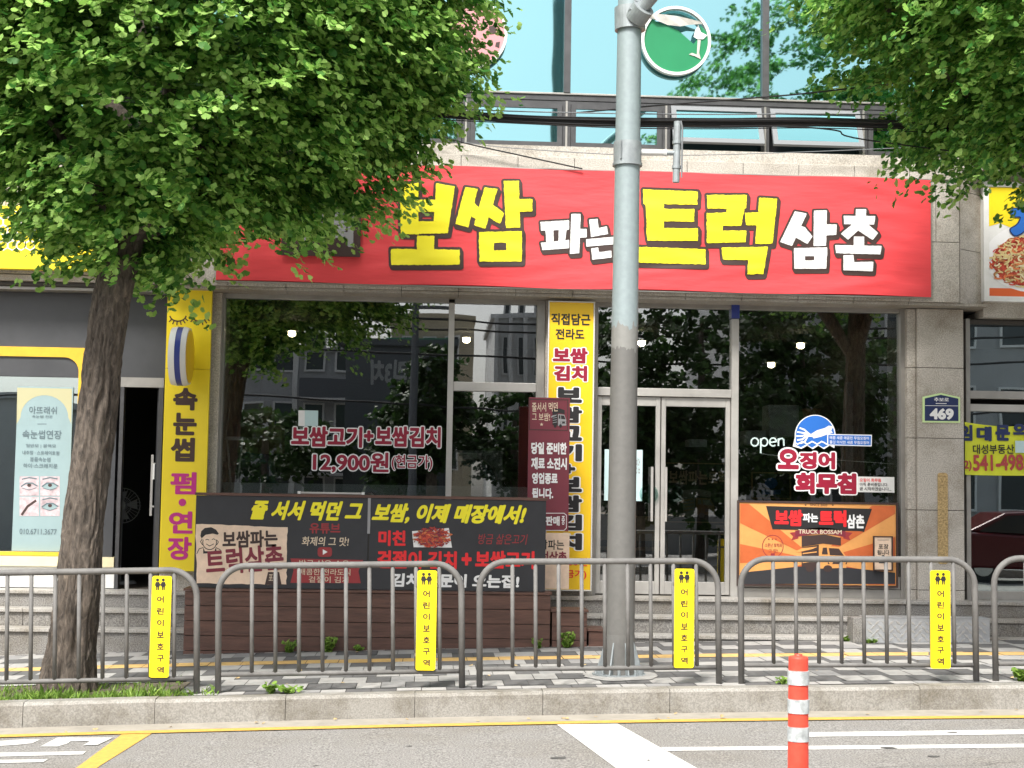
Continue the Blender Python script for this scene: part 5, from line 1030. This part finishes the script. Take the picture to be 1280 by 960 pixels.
s = thing('glass_showcase', 'small curved glass food showcase on a white base behind the narrow window', 'showcase', P(600, 640, 18.0))
x0, x1 = P(578, 600, 18).x, P(621, 600, 18).x; zz0, zz1 = P(600, 609, 18).z, P(600, 576, 18).z
mb = MB(); mb.box(x0, x1, 17.9, 18.3, zz0-.45, zz0, 'white_box'); mb.build('base', s, bevel=.01)
crv = [(x0, zz1)]+[(x0+(x1-x0)*(.45+.55*math.sin(R(a))), zz0+.01+(zz1-zz0)*math.cos(R(a))) for a in range(0, 91, 10)]
mb = MB()
for (a, b), (c_, d_) in zip(crv, crv[1:]): mb.face([(a, 17.92, b), (c_, 17.92, d_), (c_, 18.28, d_), (a, 18.28, b)], 'clear_glass')
mb.prism(crv+[(x0, zz0+.01)], 17.905, 17.91, 'clear_glass'); mb.build('glass_cover', s)
mb = MB(); mb.tube([(a, 17.915, b) for a, b in crv], .010, 'aluminium_light', 6); mb.box(x0+.02, x1-.06, 17.95, 18.25, zz0+.12, zz0+.13, 'aluminium_light'); mb.build('rim', s)
boxthing('white_box', 'tall white carton on the shelf behind the right window', 'box', 961, 506, 999, 546, 18.7, .4, 'white_box', bev=.015)
boxthing('white_box', 'low grey white box behind the neon word in the right window', 'box', 932, 538, 958, 556, 18.6, .4, 'white_box', bev=.015)
boxthing('white_box', 'small white box seen through the right glass door', 'box', 861, 549, 884, 562, 18.9, .3, 'white_box', bev=.015)
boxthing('wall_shelf', 'dark shelf carrying the white cartons at the back of the shop', 'shelf', 850, 560, 1030, 566, 18.55, .6, 'interior_dark')
boxthing('wall_notice_board', 'large pale sheet of notices leaning behind the right end of the right window', 'notice board', 1058, 478, 1116, 640, 19.3, .05, 'concrete_far', lambda t, x0, x1, z0, z1, Y: [MB().box(x0+.08, x0+.08+.5, Y-.004, Y-.001, z1-.22-.17*k, z1-.16-.17*k, 'grey_panel').build('printed_line', t) for k in range(5)])
s = thing('potted_plant', 'terracotta pot with dark leaves on the shelf behind the squid sticker', 'plant', P(1014, 560, 18.6))
mb = MB(); c = P(1014, 520, 18.6); mb.tube([(c.x, 18.6, c.z-.12), (c.x, 18.6, c.z+.06), (c.x, 18.6, c.z+.085)], [.07, .11, .12], 'terracotta', 18); mb.build('pot', s)
mb = MB()
for k in range(70):
    a = random.uniform(0, 6.28); e = random.uniform(.2, 1.4); L = random.uniform(.12, .34); dx, dy, dz = math.cos(a)*math.cos(e), math.sin(a)*math.cos(e), math.sin(e); b_ = Vector((c.x, 18.6, c.z+.08)); t_ = b_+Vector((dx, dy, dz))*L; sdv = Vector((-dy, dx, 0)).normalized()*.022; m_ = b_+(t_-b_)*.6; mb.face([b_, m_+sdv, t_, m_-sdv], 'street_leaf')
mb.build('leaves', s)
s = thing('standing_fan', 'grey standing fan just inside the dark left doorway', 'fan', P(150, 730, 17.9))
c = P(151, 632, 17.9); mb = MB(); mb.tube([(c.x, 17.95, ZL+.02), (c.x, 17.95, c.z)], .018, 'concrete_far', 10); mb.build('pole', s)
mb = MB(); mb.tube([(c.x, 17.95, ZL), (c.x, 17.95, ZL+.03)], [.2, .18], 'concrete_far', 24); mb.build('base', s)
mb = MB(); mb.tube([(c.x, 17.82, c.z), (c.x, 18.0, c.z)], [.07, .05], 'concrete_far', 16); mb.build('motor', s)
mb = MB()
for k in range(30): a = 2*math.pi*k/30; mb.tube([(c.x+.03*math.cos(a), 18.0, c.z+.03*math.sin(a)), (c.x+.19*math.cos(a), 17.98, c.z+.19*math.sin(a)), (c.x+.2*math.cos(a), 18.06, c.z+.2*math.sin(a))], .003, 'concrete_far', 4, False)
for r_ in (.1, .2): mb.tube([(c.x+r_*math.cos(2*math.pi*k/32), 18.0, c.z+r_*math.sin(2*math.pi*k/32)) for k in range(33)], .005, 'concrete_far', 5, False)
mb.build('grille', s)
mb = MB()
for k in range(4):
    a = math.pi/2*k; mb.face([(c.x+.04*math.cos(a), 18.02, c.z+.04*math.sin(a)), (c.x+.17*math.cos(a-.25), 18.03, c.z+.17*math.sin(a-.25)), (c.x+.17*math.cos(a+.45), 18.05, c.z+.17*math.sin(a+.45)), (c.x+.05*math.cos(a+.5), 18.03, c.z+.05*math.sin(a+.5))], 'concrete_far')
mb.build('blade', s)
mb = MB(); q = P(1116, 395, 17.3); mb.tube([(q.x, 17.3, q.z-.02), (q.x, 17.3, q.z+.04)], [.07, .06], 'white_plastic', 18); mb.tube([(q.x, 17.3, q.z-.06), (q.x, 17.3, q.z-.0205)], [.02, .05], 'ink_charcoal', 14); single(mb, 'ceiling_camera', 'white dome camera in the top right corner of the right window', 'camera')

def dining(x, y, lab):
    t = thing('dining_table', lab, 'table', (x, y, ZL)); mb = MB(); mb.box(x-.55, x+.55, y-.35, y+.35, ZL+.70, ZL+.735, 'card'); mb.build('table_top', t, bevel=.006)
    for sx in (-.48, .48):
        for sy in (-.28, .28): mb = MB(); mb.box(x+sx-.02, x+sx+.02, y+sy-.02, y+sy+.02, ZL, ZL+.6995, 'ink_charcoal'); mb.build('leg', t)
def chair(x, y, lab):
    t = thing('chair', lab, 'chair', (x, y, ZL), 'chairs inside the shop'); MB().box(x-.2, x+.2, y-.2, y+.2, ZL+.43, ZL+.46, 'card').build('seat', t, bevel=.006); MB().box(x-.19, x+.19, y-.2, y-.17, ZL+.55, ZL+.85, 'card').build('backrest', t, bevel=.006)
    for sx in (-.17, .17):
        for sy in (-.185, .17): mb = MB(); mb.box(x+sx-.015, x+sx+.015, y+sy-.015, y+sy+.015, ZL, ZL+(.4295 if sy > 0 else .84), 'ink_charcoal'); mb.build('leg', t)
dining(2.4, 19.6, 'wooden dining table seen dimly through the glass doors'); dining(4.3, 19.4, 'wooden dining table dim behind the orange board window'); dining(.75, 19.8, 'wooden dining table dim behind the narrow window')
for x, y, l in ((2.1, 19.0, 'wooden chair left of the table behind the doors'), (2.75, 19.0, 'wooden chair right of the table behind the doors'), (4.0, 18.8, 'wooden chair left, behind the orange board window'), (4.6, 18.8, 'wooden chair right, behind the orange board window')): chair(x, y, l)
s = sign('wall_sign', 'dim dark sign with Korean lettering on the wall behind the right glass door', 'sign', (832, 580, 912, 652), 21.5, .04, 'ink_charcoal', .015, 'card')
mb = MB(); text(mb, '보쌈파는트럭', (836, 588, 908, 606), 21.5, 'ink_beige', .03); van(mb, 850, 612, 895, 645, 21.49, 'ink_grey', 'card'); mb.build('lettering', s)
s = sign('framed_picture', 'small framed picture on the back wall below the neon word', 'picture', (941, 592, 987, 622), 21.5, .03, 'ink_charcoal', .02, 'card')
mb = MB(); mb.pxpoly(el(964, 604, 8, 7, 0, 360, 20), 21.49, 'ink_blue'); mb.pxpoly([(952, 612), (976, 612), (976, 618), (952, 618)], 21.49, 'ink_blue'); mb.build('printed_picture', s)
# ================================================================== TREES AND WEEDS
LEAF = np.array([(0, .02, 0), (-.70, .42, .06), (-.52, .80, .0), (-.10, .98, .03), (0, .70, .0), (.10, .98, .03), (.52, .80, .0), (.70, .42, .06)])
LTRI = [(0, 2, 1), (0, 3, 2), (0, 4, 3), (0, 5, 4), (0, 6, 5), (0, 7, 6)]
def leaves_mesh(name, pos, dirs, nrm, size, m, parent, loc, shape=LEAF, tris=LTRI):
    n = len(pos); y = dirs/np.linalg.norm(dirs, axis=1, keepdims=True); x = np.cross(y, nrm); x /= np.linalg.norm(x, axis=1, keepdims=True)+1e-9; z = np.cross(x, y)
    k = len(shape); S = shape[None, :, :]*size[:, None, None]
    S = S.copy(); S[:, :, 2] += (RNG.normal(0, .22, (n, 1))*np.abs(shape[None, :, 0])+RNG.normal(0, .15, (n, 1))*shape[None, :, 1]**2)*size[:, None]
    v = pos[:, None, :]+S[:, :, :1]*x[:, None, :]+S[:, :, 1:2]*y[:, None, :]+S[:, :, 2:]*z[:, None, :]
    v = (v-np.array(loc)).reshape(-1, 3); f = (np.array(tris)[None]+(np.arange(n)*k)[:, None, None]).reshape(-1, 3)
    me = bpy.data.meshes.new(name); me.vertices.add(len(v)); me.vertices.foreach_set('co', v.ravel()); me.loops.add(f.size); me.loops.foreach_set('vertex_index', f.ravel().astype(np.int32))
    me.polygons.add(len(f)); me.polygons.foreach_set('loop_start', np.arange(0, f.size, 3, dtype=np.int32)); me.materials.append(M(m)); me.update(calc_edges=True); me.validate()
    o = bpy.data.objects.new(name, me); COL.objects.link(o); o.parent = parent; return o
def bark_tube(mb, path, rad, m, n=56, sub=14, ridge=.09, seed=0):
    """trunk with furrowed bark: ridges are real relief"""
    pts = []; rr = []
    for i in range(len(path)-1):
        for k in range(sub): t = k/sub; t2 = t*t*(3-2*t)*.5+t*.5; pts.append(path[i].lerp(path[i+1], t)); rr.append(rad[i]+(rad[i+1]-rad[i])*t2)
    pts.append(path[-1]); rr.append(rad[-1]); k0 = len(mb.v); i_ = mb.mi(m)
    for j, (p, r) in enumerate(zip(pts, rr)):
        t = (pts[min(j+1, len(pts)-1)]-pts[max(j-1, 0)]).normalized(); a1 = t.cross(Vector((0, 1, 0))).normalized(); a2 = t.cross(a1)
        for q in range(n):
            a = 2*math.pi*q/n; ca, sa = math.cos(a), math.sin(a)
            wv = .25*noise.noise(Vector((ca*2, sa*2, p.z*3))); f = .35-abs(noise.noise(Vector(((ca+wv)*4.2, (sa+wv)*4.2+seed, p.z*1.5))))*1.5-abs(noise.noise(Vector((ca*8, sa*8+seed, p.z*3.6))))*.6+noise.noise(Vector((ca*1.2, sa*1.2, p.z*1.2+seed)))*.45
            mb.v.append(tuple(p+(a1*ca+a2*sa)*r*(1+ridge*f)))
    for j in range(len(pts)-1):
        for q in range(n): mb.f.append((k0+j*n+q, k0+j*n+(q+1) % n, k0+(j+1)*n+(q+1) % n, k0+(j+1)*n+q)); mb.m.append(i_)
def make_tree(name, lab, trunk, trad, limbs, cen, rad, npads, per, lsize, mats, seed, zmin=None, group=None, fine=True, thin_top=None):
    rng = np.random.default_rng(seed); loc = tuple(trunk[0]); t = thing(name, lab, 'tree', loc, group)
    mb = MB(); bark_tube(mb, trunk, trad, 'bark', 96 if fine else 16, 22 if fine else 3, .22, seed); o = mb.build('trunk', t, smooth=True)
    for path, rs in limbs: mb = MB(); bark_tube(mb, path, rs, 'bark', 20 if fine else 8, 6 if fine else 2, .07, seed+3); mb.build('limb', t, smooth=True)
    cen = np.array(cen); rad = np.array(rad); Ps = []; Ds = []; Ns = []; Sz = []; Ts = []
    for i in range(npads):
        d = rng.normal(size=3); d[2] = -abs(d[2])*.9 if i % 4 == 0 else d[2]; d /= np.linalg.norm(d)
        if (d[0]-d[2] > 1.46): continue
        if thin_top is not None and cen[2]+d[2]*rad[2] > thin_top and rng.random() < .75: continue
        f = .60+.42*rng.random()**.6; f *= 1+.16*noise.noise(Vector((d[0]*2.1+seed, d[1]*2.1, d[2]*2.1)))+.10*noise.noise(Vector((d[0]*5+seed, d[1]*5, d[2]*5)))
        c = cen+d*rad*f
        out = np.array([d[0]*rad[0], d[1]*rad[1], 0]); out /= np.linalg.norm(out)+1e-6
        # a pad: several short twigs fanning outward, each carrying rosettes of leaves
        base = c-out*.28; up = np.array([0, 0, 1.0])
        for tw in range(5):
            an = rng.normal(0, .75); ca, sa = math.cos(an), math.sin(an); td = np.array([out[0]*ca-out[1]*sa, out[0]*sa+out[1]*ca, rng.normal(.02, .28)]); td /= np.linalg.norm(td); L = rng.uniform(.30, .70); m_ = max(3, per//5)
            s_ = rng.random(m_)**.8; rose = np.round(s_*7)/7; sag = -.26*L*rose**2
            p = base+td*L*rose[:, None]+np.array([0, 0, 1.])*sag[:, None]+rng.normal(0, .018, (m_, 3))
            r_ = rng.normal(size=(m_, 3)); r_[:, 2] *= .5; dirs = td*.55+r_*.8; dirs /= np.linalg.norm(dirs, axis=1, keepdims=True)+1e-6; dirs[:, 2] -= .22
            Ts.append(rose); Ps.append(p+dirs*.02); Ds.append(dirs); nn = np.array([0, 0, .75])+out*.75+rng.normal(0, .33, (m_, 3)); Ns.append(nn); Sz.append(rng.uniform(.72, 1.2, m_)*lsize)
    Ps, Ds, Ns, Sz = map(np.concatenate, (Ps, Ds, Ns, Sz)); Tp = np.concatenate(Ts); hi_ = (Ps[:, 2]-cen[2])/rad[2]; sel = rng.random(len(Ps)) > .10+.78*Tp**1.3
    # paler twig-tip leaves: new growth, plus sunlit clusters painted into the leaf colour
    leaves_mesh('crown', Ps[sel], Ds[sel], Ns[sel], Sz[sel], mats[0], t, loc); leaves_mesh('crown', Ps[~sel], Ds[~sel], Ns[~sel], Sz[~sel]*.85, mats[1], t, loc)
    return t
TY = 12.85
tr = [P(x, y, TY) for x, y in ((82, 856), (86, 838), (90, 800), (98, 740), (106, 640), (118, 540), (130, 440), (140, 370), (156, 310), (176, 260), (196, 190))]
tr[0].z = ground(tr[0].x)-.08
rd = [.27, .215, .183, .172, .162, .160, .157, .155, .14, .125, .11]
c0 = P(222, -72, TY)
lim = []
for (x, y, dy) in ((60, 150, -.6), (330, 110, -.9), (420, 170, .5), (250, -20, -1.3), (20, 40, .9), (160, -60, .2), (480, 60, -.2)):
    st_ = tr[8] if y > 100 else tr[10]; e = P(x, y, TY+dy); mid = st_.lerp(e, .5)+Vector((0, 0, .12)); lim.append(([st_, mid, e], [.075, .05, .02]))
# pale torn limb scar shows on the forked part
make_tree('ginkgo_tree', 'leafy street tree with a leaning furrowed trunk at the left behind the fence', tr, rd, lim, c0, (2.54, 2.3, 2.64), 1750, 140, .059, ('ginkgo_leaf', 'ginkgo_leaf_light'), 3, thin_top=c0.z+.3)
TX = 5.95
tr2 = [Vector((TX+.05*k*(k-3)*.1, TY, ground(TX)-.05+k*.85)) for k in range(7)]; c1 = P(1384, -90, TY)
lim2 = [([tr2[4], tr2[4].lerp(P(x, y, TY+dy), .5)+Vector((0, 0, .1)), P(x, y, TY+dy)], [.07, .05, .02]) for x, y, dy in ((1180, 60, .4), (1090, -10, .5), (1420, 120, .6), (1300, -60, -1))]
make_tree('ginkgo_tree', 'leafy street tree whose crown hangs in from the upper right', tr2, [.24, .17, .16, .15, .13, .12, .10], lim2, c1, (2.62, 2.2, 2.26), 1250, 140, .059, ('ginkgo_leaf_light', 'ginkgo_leaf'), 8, thin_top=c1.z+.3)
# grass in the tree pit
n = 2300; gx = np.concatenate([RNG.uniform(-4.2, -1.55, n-700), RNG.uniform(-4.2, -2.0, 700)]); gy = np.concatenate([12.345+np.abs(RNG.normal(0, .11, n-700)), RNG.uniform(12.35, 13.25, 700)])
keep = (gy < 13.28) & (RNG.random(n) < np.where(gx > -2.1, (-1.5-gx)/.7, 1)); gx, gy = gx[keep], gy[keep]
gz = np.array([ground(x) for x in gx])-.012
BL = np.array([(-.09, 0, 0), (.09, 0, 0), (.05, .6, .1), (0, 1.0, .28)]); BT = [(0, 1, 2), (0, 2, 3)]
dr = np.stack([RNG.normal(0, .45, len(gx)), RNG.normal(0, .45, len(gx)), np.ones(len(gx))], 1); nn = np.stack([RNG.normal(size=len(gx)), RNG.normal(size=len(gx)), np.zeros(len(gx))], 1)
clump = np.array([.6+.8*max(0, noise.noise(Vector((x*2.3, y*3, 0)))+.35) for x, y in zip(gx, gy)])
props(leaves_mesh('grass', np.stack([gx, gy, gz], 1), dr, nn, RNG.uniform(.04, .095, len(gx))*clump, 'grass_blade', None, (0, 0, 0), BL, BT), 'green grass and weeds around the left tree foot', 'grass', kind='stuff')
n = 70; lx = RNG.uniform(-3.4, 6, n); ly = np.concatenate([RNG.uniform(11.8, 12.14, 30), RNG.uniform(12.4, 15.5, 40)]); lz = np.array([(road_z(x)+.012 if y < 12.15 else ground(x)+.008) for x, y in zip(lx, ly)])
props(leaves_mesh('leaf_litter', np.stack([lx, ly, lz], 1), np.stack([RNG.normal(size=n), RNG.normal(size=n), np.zeros(n)], 1), np.stack([RNG.normal(0, .2, n), RNG.normal(0, .2, n), np.ones(n)], 1), RNG.uniform(.02, .04, n), 'tag_tan', None, (0, 0, 0)), 'dry fallen leaves on the pavement and gutter', 'leaf litter', kind='stuff')
def weed(px, py, Y, h, w_, k, lab):
    h *= .75; w_ *= .75
    p = P(px, py, Y); z = ground(p.x); t = thing('weed', lab, 'weed', (p.x, Y, z), 'weeds growing from the paving joints')
    a = RNG.uniform(0, 6.28, k); u = RNG.random(k); pos = np.stack([p.x+np.cos(a)*w_*.35*u, Y+np.sin(a)*w_*.35*u, z+h*u*.75], 1); dr = np.stack([np.cos(a), np.sin(a), RNG.uniform(-.1, .9, k)], 1); nn = np.stack([RNG.normal(0, .4, k), RNG.normal(0, .4, k)-.4, np.ones(k)], 1)
    leaves_mesh('leaves', pos, dr, nn, RNG.uniform(.022, .048, k), 'grass_blade', t, (p.x, Y, z)); mb = MB()
    for q in range(4): b_ = 6.28*q/4; mb.tube([(p.x, Y, z-.01), (p.x+math.cos(b_)*w_*.15, Y+math.sin(b_)*w_*.15, z+h*.7)], .004, 'grass_blade', 4)
    mb.build('stem', t)
for a in ((362, 806, 15.5, .20, .2, 70, 'small weed at the timber wall, left of a bushier one'), (411, 806, 15.5, .22, .22, 110, 'bushy weed at the timber wall below the printed ribbon'), (449, 806, 15.52, .07, .14, 30, 'low weed sprouting at the timber wall foot'), (672, 806, 15.5, .16, .15, 50, 'weed at the right end of the tall timber wall'), (709, 804, 15.48, .25, .22, 120, 'largest weed, at the lower timber step'),
          (338, 862, 12.36, .12, .14, 50, 'weed by the kerb below the fence, darker leaves'), (362, 864, 12.36, .06, .3, 60, 'flat pale weed spreading on the kerb edge'), (1058, 799, 15.92, .07, .25, 50, 'low weed at the foot of the right steps'), (1088, 800, 15.68, .05, .2, 40, 'mossy weed before the chequered plate'), (977, 856, 12.37, .08, .1, 25, 'tiny weed behind the red road post'), (1278, 850, 12.4, .16, .2, 90, 'leafy weed at the right edge by the fence foot')): weed(*a)

# ================================================================== ACROSS THE STREET (behind the camera, seen as reflections)
def far_building(name, lab, x0, x1, y0, y1, z1, m, wins=(), roof=None):
    """a block whose windows face +Y towards the shop"""
    t = thing(name, lab, 'building', ((x0+x1)/2, y1, -.4)); MB().box(x0, x1, y0, y1, -.4, z1, m).build('wall', t)
    MB().box(x0-.15, x1+.15, y0-.15, y1+.15, z1-.14, z1+.05, roof or m).build('roof', t)
    for (a, b, c, d_) in wins:
        mb = MB(); rect_frame(mb, a, b, c, d_, .07, y1+.002, y1+.10, 'white_far'); f = mb.build('window', t); MB().box(a+.06, b-.06, y1+.02, y1+.05, c+.06, d_-.06, 'window_far').build('pane', f)
    return t
def mx(px, D): return ((px-640)/FPX+.055)*D
def mz(py, D): return EYE+(620-py)/FPX*D
Yb = -11.0; D = 34-Yb+.0
t = far_building('grey_building', 'plain dark grey building with white wall lettering across the street', mx(432, D), mx(566, D), Yb-9, Yb, mz(428, D), 'gray_far')
mb = MB(); V, F = fat_text('의리3치', .05); lo, hi = V.min(0), V.max(0); W0, W1 = mx(462, D), mx(528, D); zq0, zq1 = mz(484, D), mz(452, D)
put(mb, V, [q[::-1] for q in F], lambda a, b: (W1-(a-lo[0])/(hi[0]-lo[0])*(W1-W0), Yb+.02, zq0+(b-lo[1])/(hi[1]-lo[1])*(zq1-zq0)), 'concrete_far'); mb.build('lettering', t)
Yb = -24; D = 34-Yb; x0, x1 = mx(285, D), mx(446, D)
wins = []
for f_ in range(6):
    for k in range(4): a = x0+.6+k*1.15; wins.append((a, a+.8, .9+f_*2.7, 2.4+f_*2.7))
t = far_building('apartment_block', 'pale grey apartment block with rows of windows across the street', x0, x1, Yb-10, Yb, mz(440, D), 'concrete_far', wins)
for f_ in range(1, 6): mb = MB(); mb.box(x0+2.8, x0+4.6, Yb+.1, Yb+1.0, 2.45-2.7+f_*2.7, 2.55-2.7+f_*2.7, 'white_far'); mb.box(x0+2.8, x0+4.6, Yb+.95, Yb+1.0, 2.56-2.7+f_*2.7, 3.3-2.7+f_*2.7, 'gray_far'); mb.build('balcony', t)
for f_ in range(5): MB().box(x0+1.42, x0+1.72, Yb+.1, Yb+.35, 1.4+f_*2.7, 2.0+f_*2.7, 'white_far').build('air_conditioner', t)
mb = MB(); mb.box(x0+2.45, x0+2.65, Yb+.0, Yb+.12, 0, mz(425, D), 'white_far'); mb.build('pilaster', t)
Yb = -42; D = 34-Yb; t = far_building('cream_building', 'cream office block with a green parapet far across the street', mx(486, D), mx(590, D), Yb-10, Yb, mz(396, D), 'cream_far', [(mx(500, D)+k*1.1, mx(500, D)+k*1.1+.7, 3+f_*2.6, 4.4+f_*2.6) for k in range(3) for f_ in range(3)]); MB().box(mx(480, D), mx(560, D), Yb+.02, Yb+.5, mz(437, D), mz(425, D), 'green_far').build('parapet', t)
Yb = -30; D = 34-Yb; x0, x1 = mx(617, D), mx(690, D); t = far_building('white_ribbed_building', 'white building with tall vertical ribs across the street', x0, x1, Yb-10, Yb, mz(392, D), 'white_far', [(x0+.35+k*.62, x0+.35+k*.62+.3, 2+f_*2.4, 3.6+f_*2.4) for k in range(3) for f_ in range(4)])
mb = MB()
for k in range(5): mb.box(x0+k*.6, x0+.16+k*.6, Yb+.001, Yb+.35, 0, mz(394, D), 'white_far')
mb.build('rib', t)
Yb = -16; far_building('apartment_block', 'long mid grey apartment block opposite the right shops', 10.5, 24, Yb-12, Yb, 13, 'concrete_far', [(11.3+k*1.9, 12.5+k*1.9, 1.5+f_*2.7, 2.9+f_*2.7) for k in range(6) for f_ in range(4)])
far_building('low_building', 'low pale building opposite the left shops', -26, -12, -26, -14, 4.6, 'concrete_far', [(-25+k*2.4, -23.4+k*2.4, 1.5, 3) for k in range(5)])
mb = MB(); mb.box(-9.5, 10.2, -7.2, -7.0, -.4, 1.3, 'concrete_far'); single(mb, 'garden_wall', 'low grey garden wall across the street', 'wall')
fm = ('street_leaf', 'street_leaf')
def far_tree(px, pyc, D, rx, rz, lab, n_=90, ls=.22):
    x = mx(px, D); y = 34-D; zc = mz(pyc, D); tk = [Vector((x, y, -.3)), Vector((x+.05, y, 1.2)), Vector((x, y, zc-.3*rz)), Vector((x, y, zc+.4*rz))]
    make_tree('street_tree', lab, tk, [.2, .15, .11, .05], [], (x, y, zc), (rx, rx, rz), n_, 40, ls, fm, int(px)+5, group='dark trees across the street', fine=False)
far_tree(540, 510, 41, .95, 1.6, 'narrow dark tree before the grey building across the street', 110, .14); far_tree(506, 560, 42, .9, 1.9, 'small dark tree at the foot of the grey building', 90, .14); far_tree(645, 540, 45, 1.8, 1.5, 'round dark tree before the white ribbed building', 110, .16)
far_tree(335, 560, 44, 2.6, .95, 'broad low tree before the pale apartment block', 130, .16); far_tree(880, 470, 37.5, 3.3, 3.6, 'huge dark tree opposite the glass doors', 420, .15); far_tree(1010, 480, 38.5, 2.0, 2.6, 'dark tree right of the huge one across the street', 200, .15); far_tree(800, 530, 36.5, 1.4, 2.0, 'low dark tree left of the huge one across the street', 130, .14); far_tree(1130, 500, 42, 1.5, 2.4, 'slim dark tree opposite the stone pillar', 120, .15)
mb = MB(); x = mx(517, 40); mb.tube([(x, -6, -.3), (x, -6, 7.2)], [.13, .09], 'gray_far', 14); mb.tube([(x-.9, -6, 6.6), (x+.9, -6, 6.6)], .05, 'gray_far', 8); single(mb, 'utility_pole', 'slim dark utility pole across the street', 'pole')
for k, (z, sag, y) in enumerate(((6.55, .35, -5.9), (5.6, .3, -6), (4.3, .35, -6.1), (6.2, .2, -6))):
    mb = MB(); mb.tube([(-30+4*i, y, z-sag*math.sin(math.pi*((i*4) % 24)/24)) for i in range(16)], .03, 'cable', 5); single(mb, 'street_wire', ['top', 'second', 'lowest', 'thin'][k]+' black wire strung across the street side opposite', 'cable', 'wires along the far side of the street')
# parked car reflected in the right neighbour's glass
def car(cx, cy, rz):
    t = thing('parked_car', 'dark red parked car with black windows on the near side of the street', 'car', (cx, cy, road_z(9)+.0)); LOC[t] = Vector((0, 0, 0))
    prof = [(-2.15, .30), (-2.2, .62), (-2.05, .82), (-1.25, .92), (-.55, 1.36), (.10, 1.46), (.85, 1.42), (1.65, 1.0), (2.12, .93), (2.2, .60), (2.12, .28)]
    body = [(-2.15, .30), (-2.2, .62), (-2.05, .82), (-1.25, .93), (1.65, 1.0), (2.12, .93), (2.2, .60), (2.12, .28)]
    cabin = [(-1.22, .94), (-.55, 1.36), (.10, 1.46), (.85, 1.42), (1.62, 1.01)]
    mb = MB(); mb.prism(body, -.86, .86, 'car_red'); mb.build('body', t, bevel=.06)
    mb = MB(); mb.prism(cabin, -.70, .70, 'car_red'); mb.build('roof', t, bevel=.05)
    mb = MB(); win = [(-1.05, .98), (-.5, 1.31), (.10, 1.40), (.82, 1.36), (1.38, 1.02)]; mb.prism(win, -.712, .712, 'car_black'); mb.build('window', t)
    for x in (-1.35, 1.35):
        for y in (-.82, .66):
            mb = MB(); mb.tube([(x, y, .31), (x, y+.2, .31)], .31, 'tyre', 24); w_ = mb.build('wheel', t); mb = MB(); mb.tube([(x, y-.012 if y < 0 else y+.2, .31), (x, y if y < 0 else y+.212, .31)], .19, 'aluminium_light', 20); mb.build('rim', w_)
    for y in (-.6, .6): mb = MB(); mb.box(2.12, 2.215, y-.18, y+.18, .66, .80, 'reflective'); mb.build('headlight', t)
    for y in (-.6, .6): mb = MB(); mb.box(-2.215, -2.1, y-.18, y+.18, .66, .80, 'bollard_red'); mb.build('tail_light', t)
    t.rotation_euler = (0, 0, rz)
car(12.6, 2.6, math.pi)
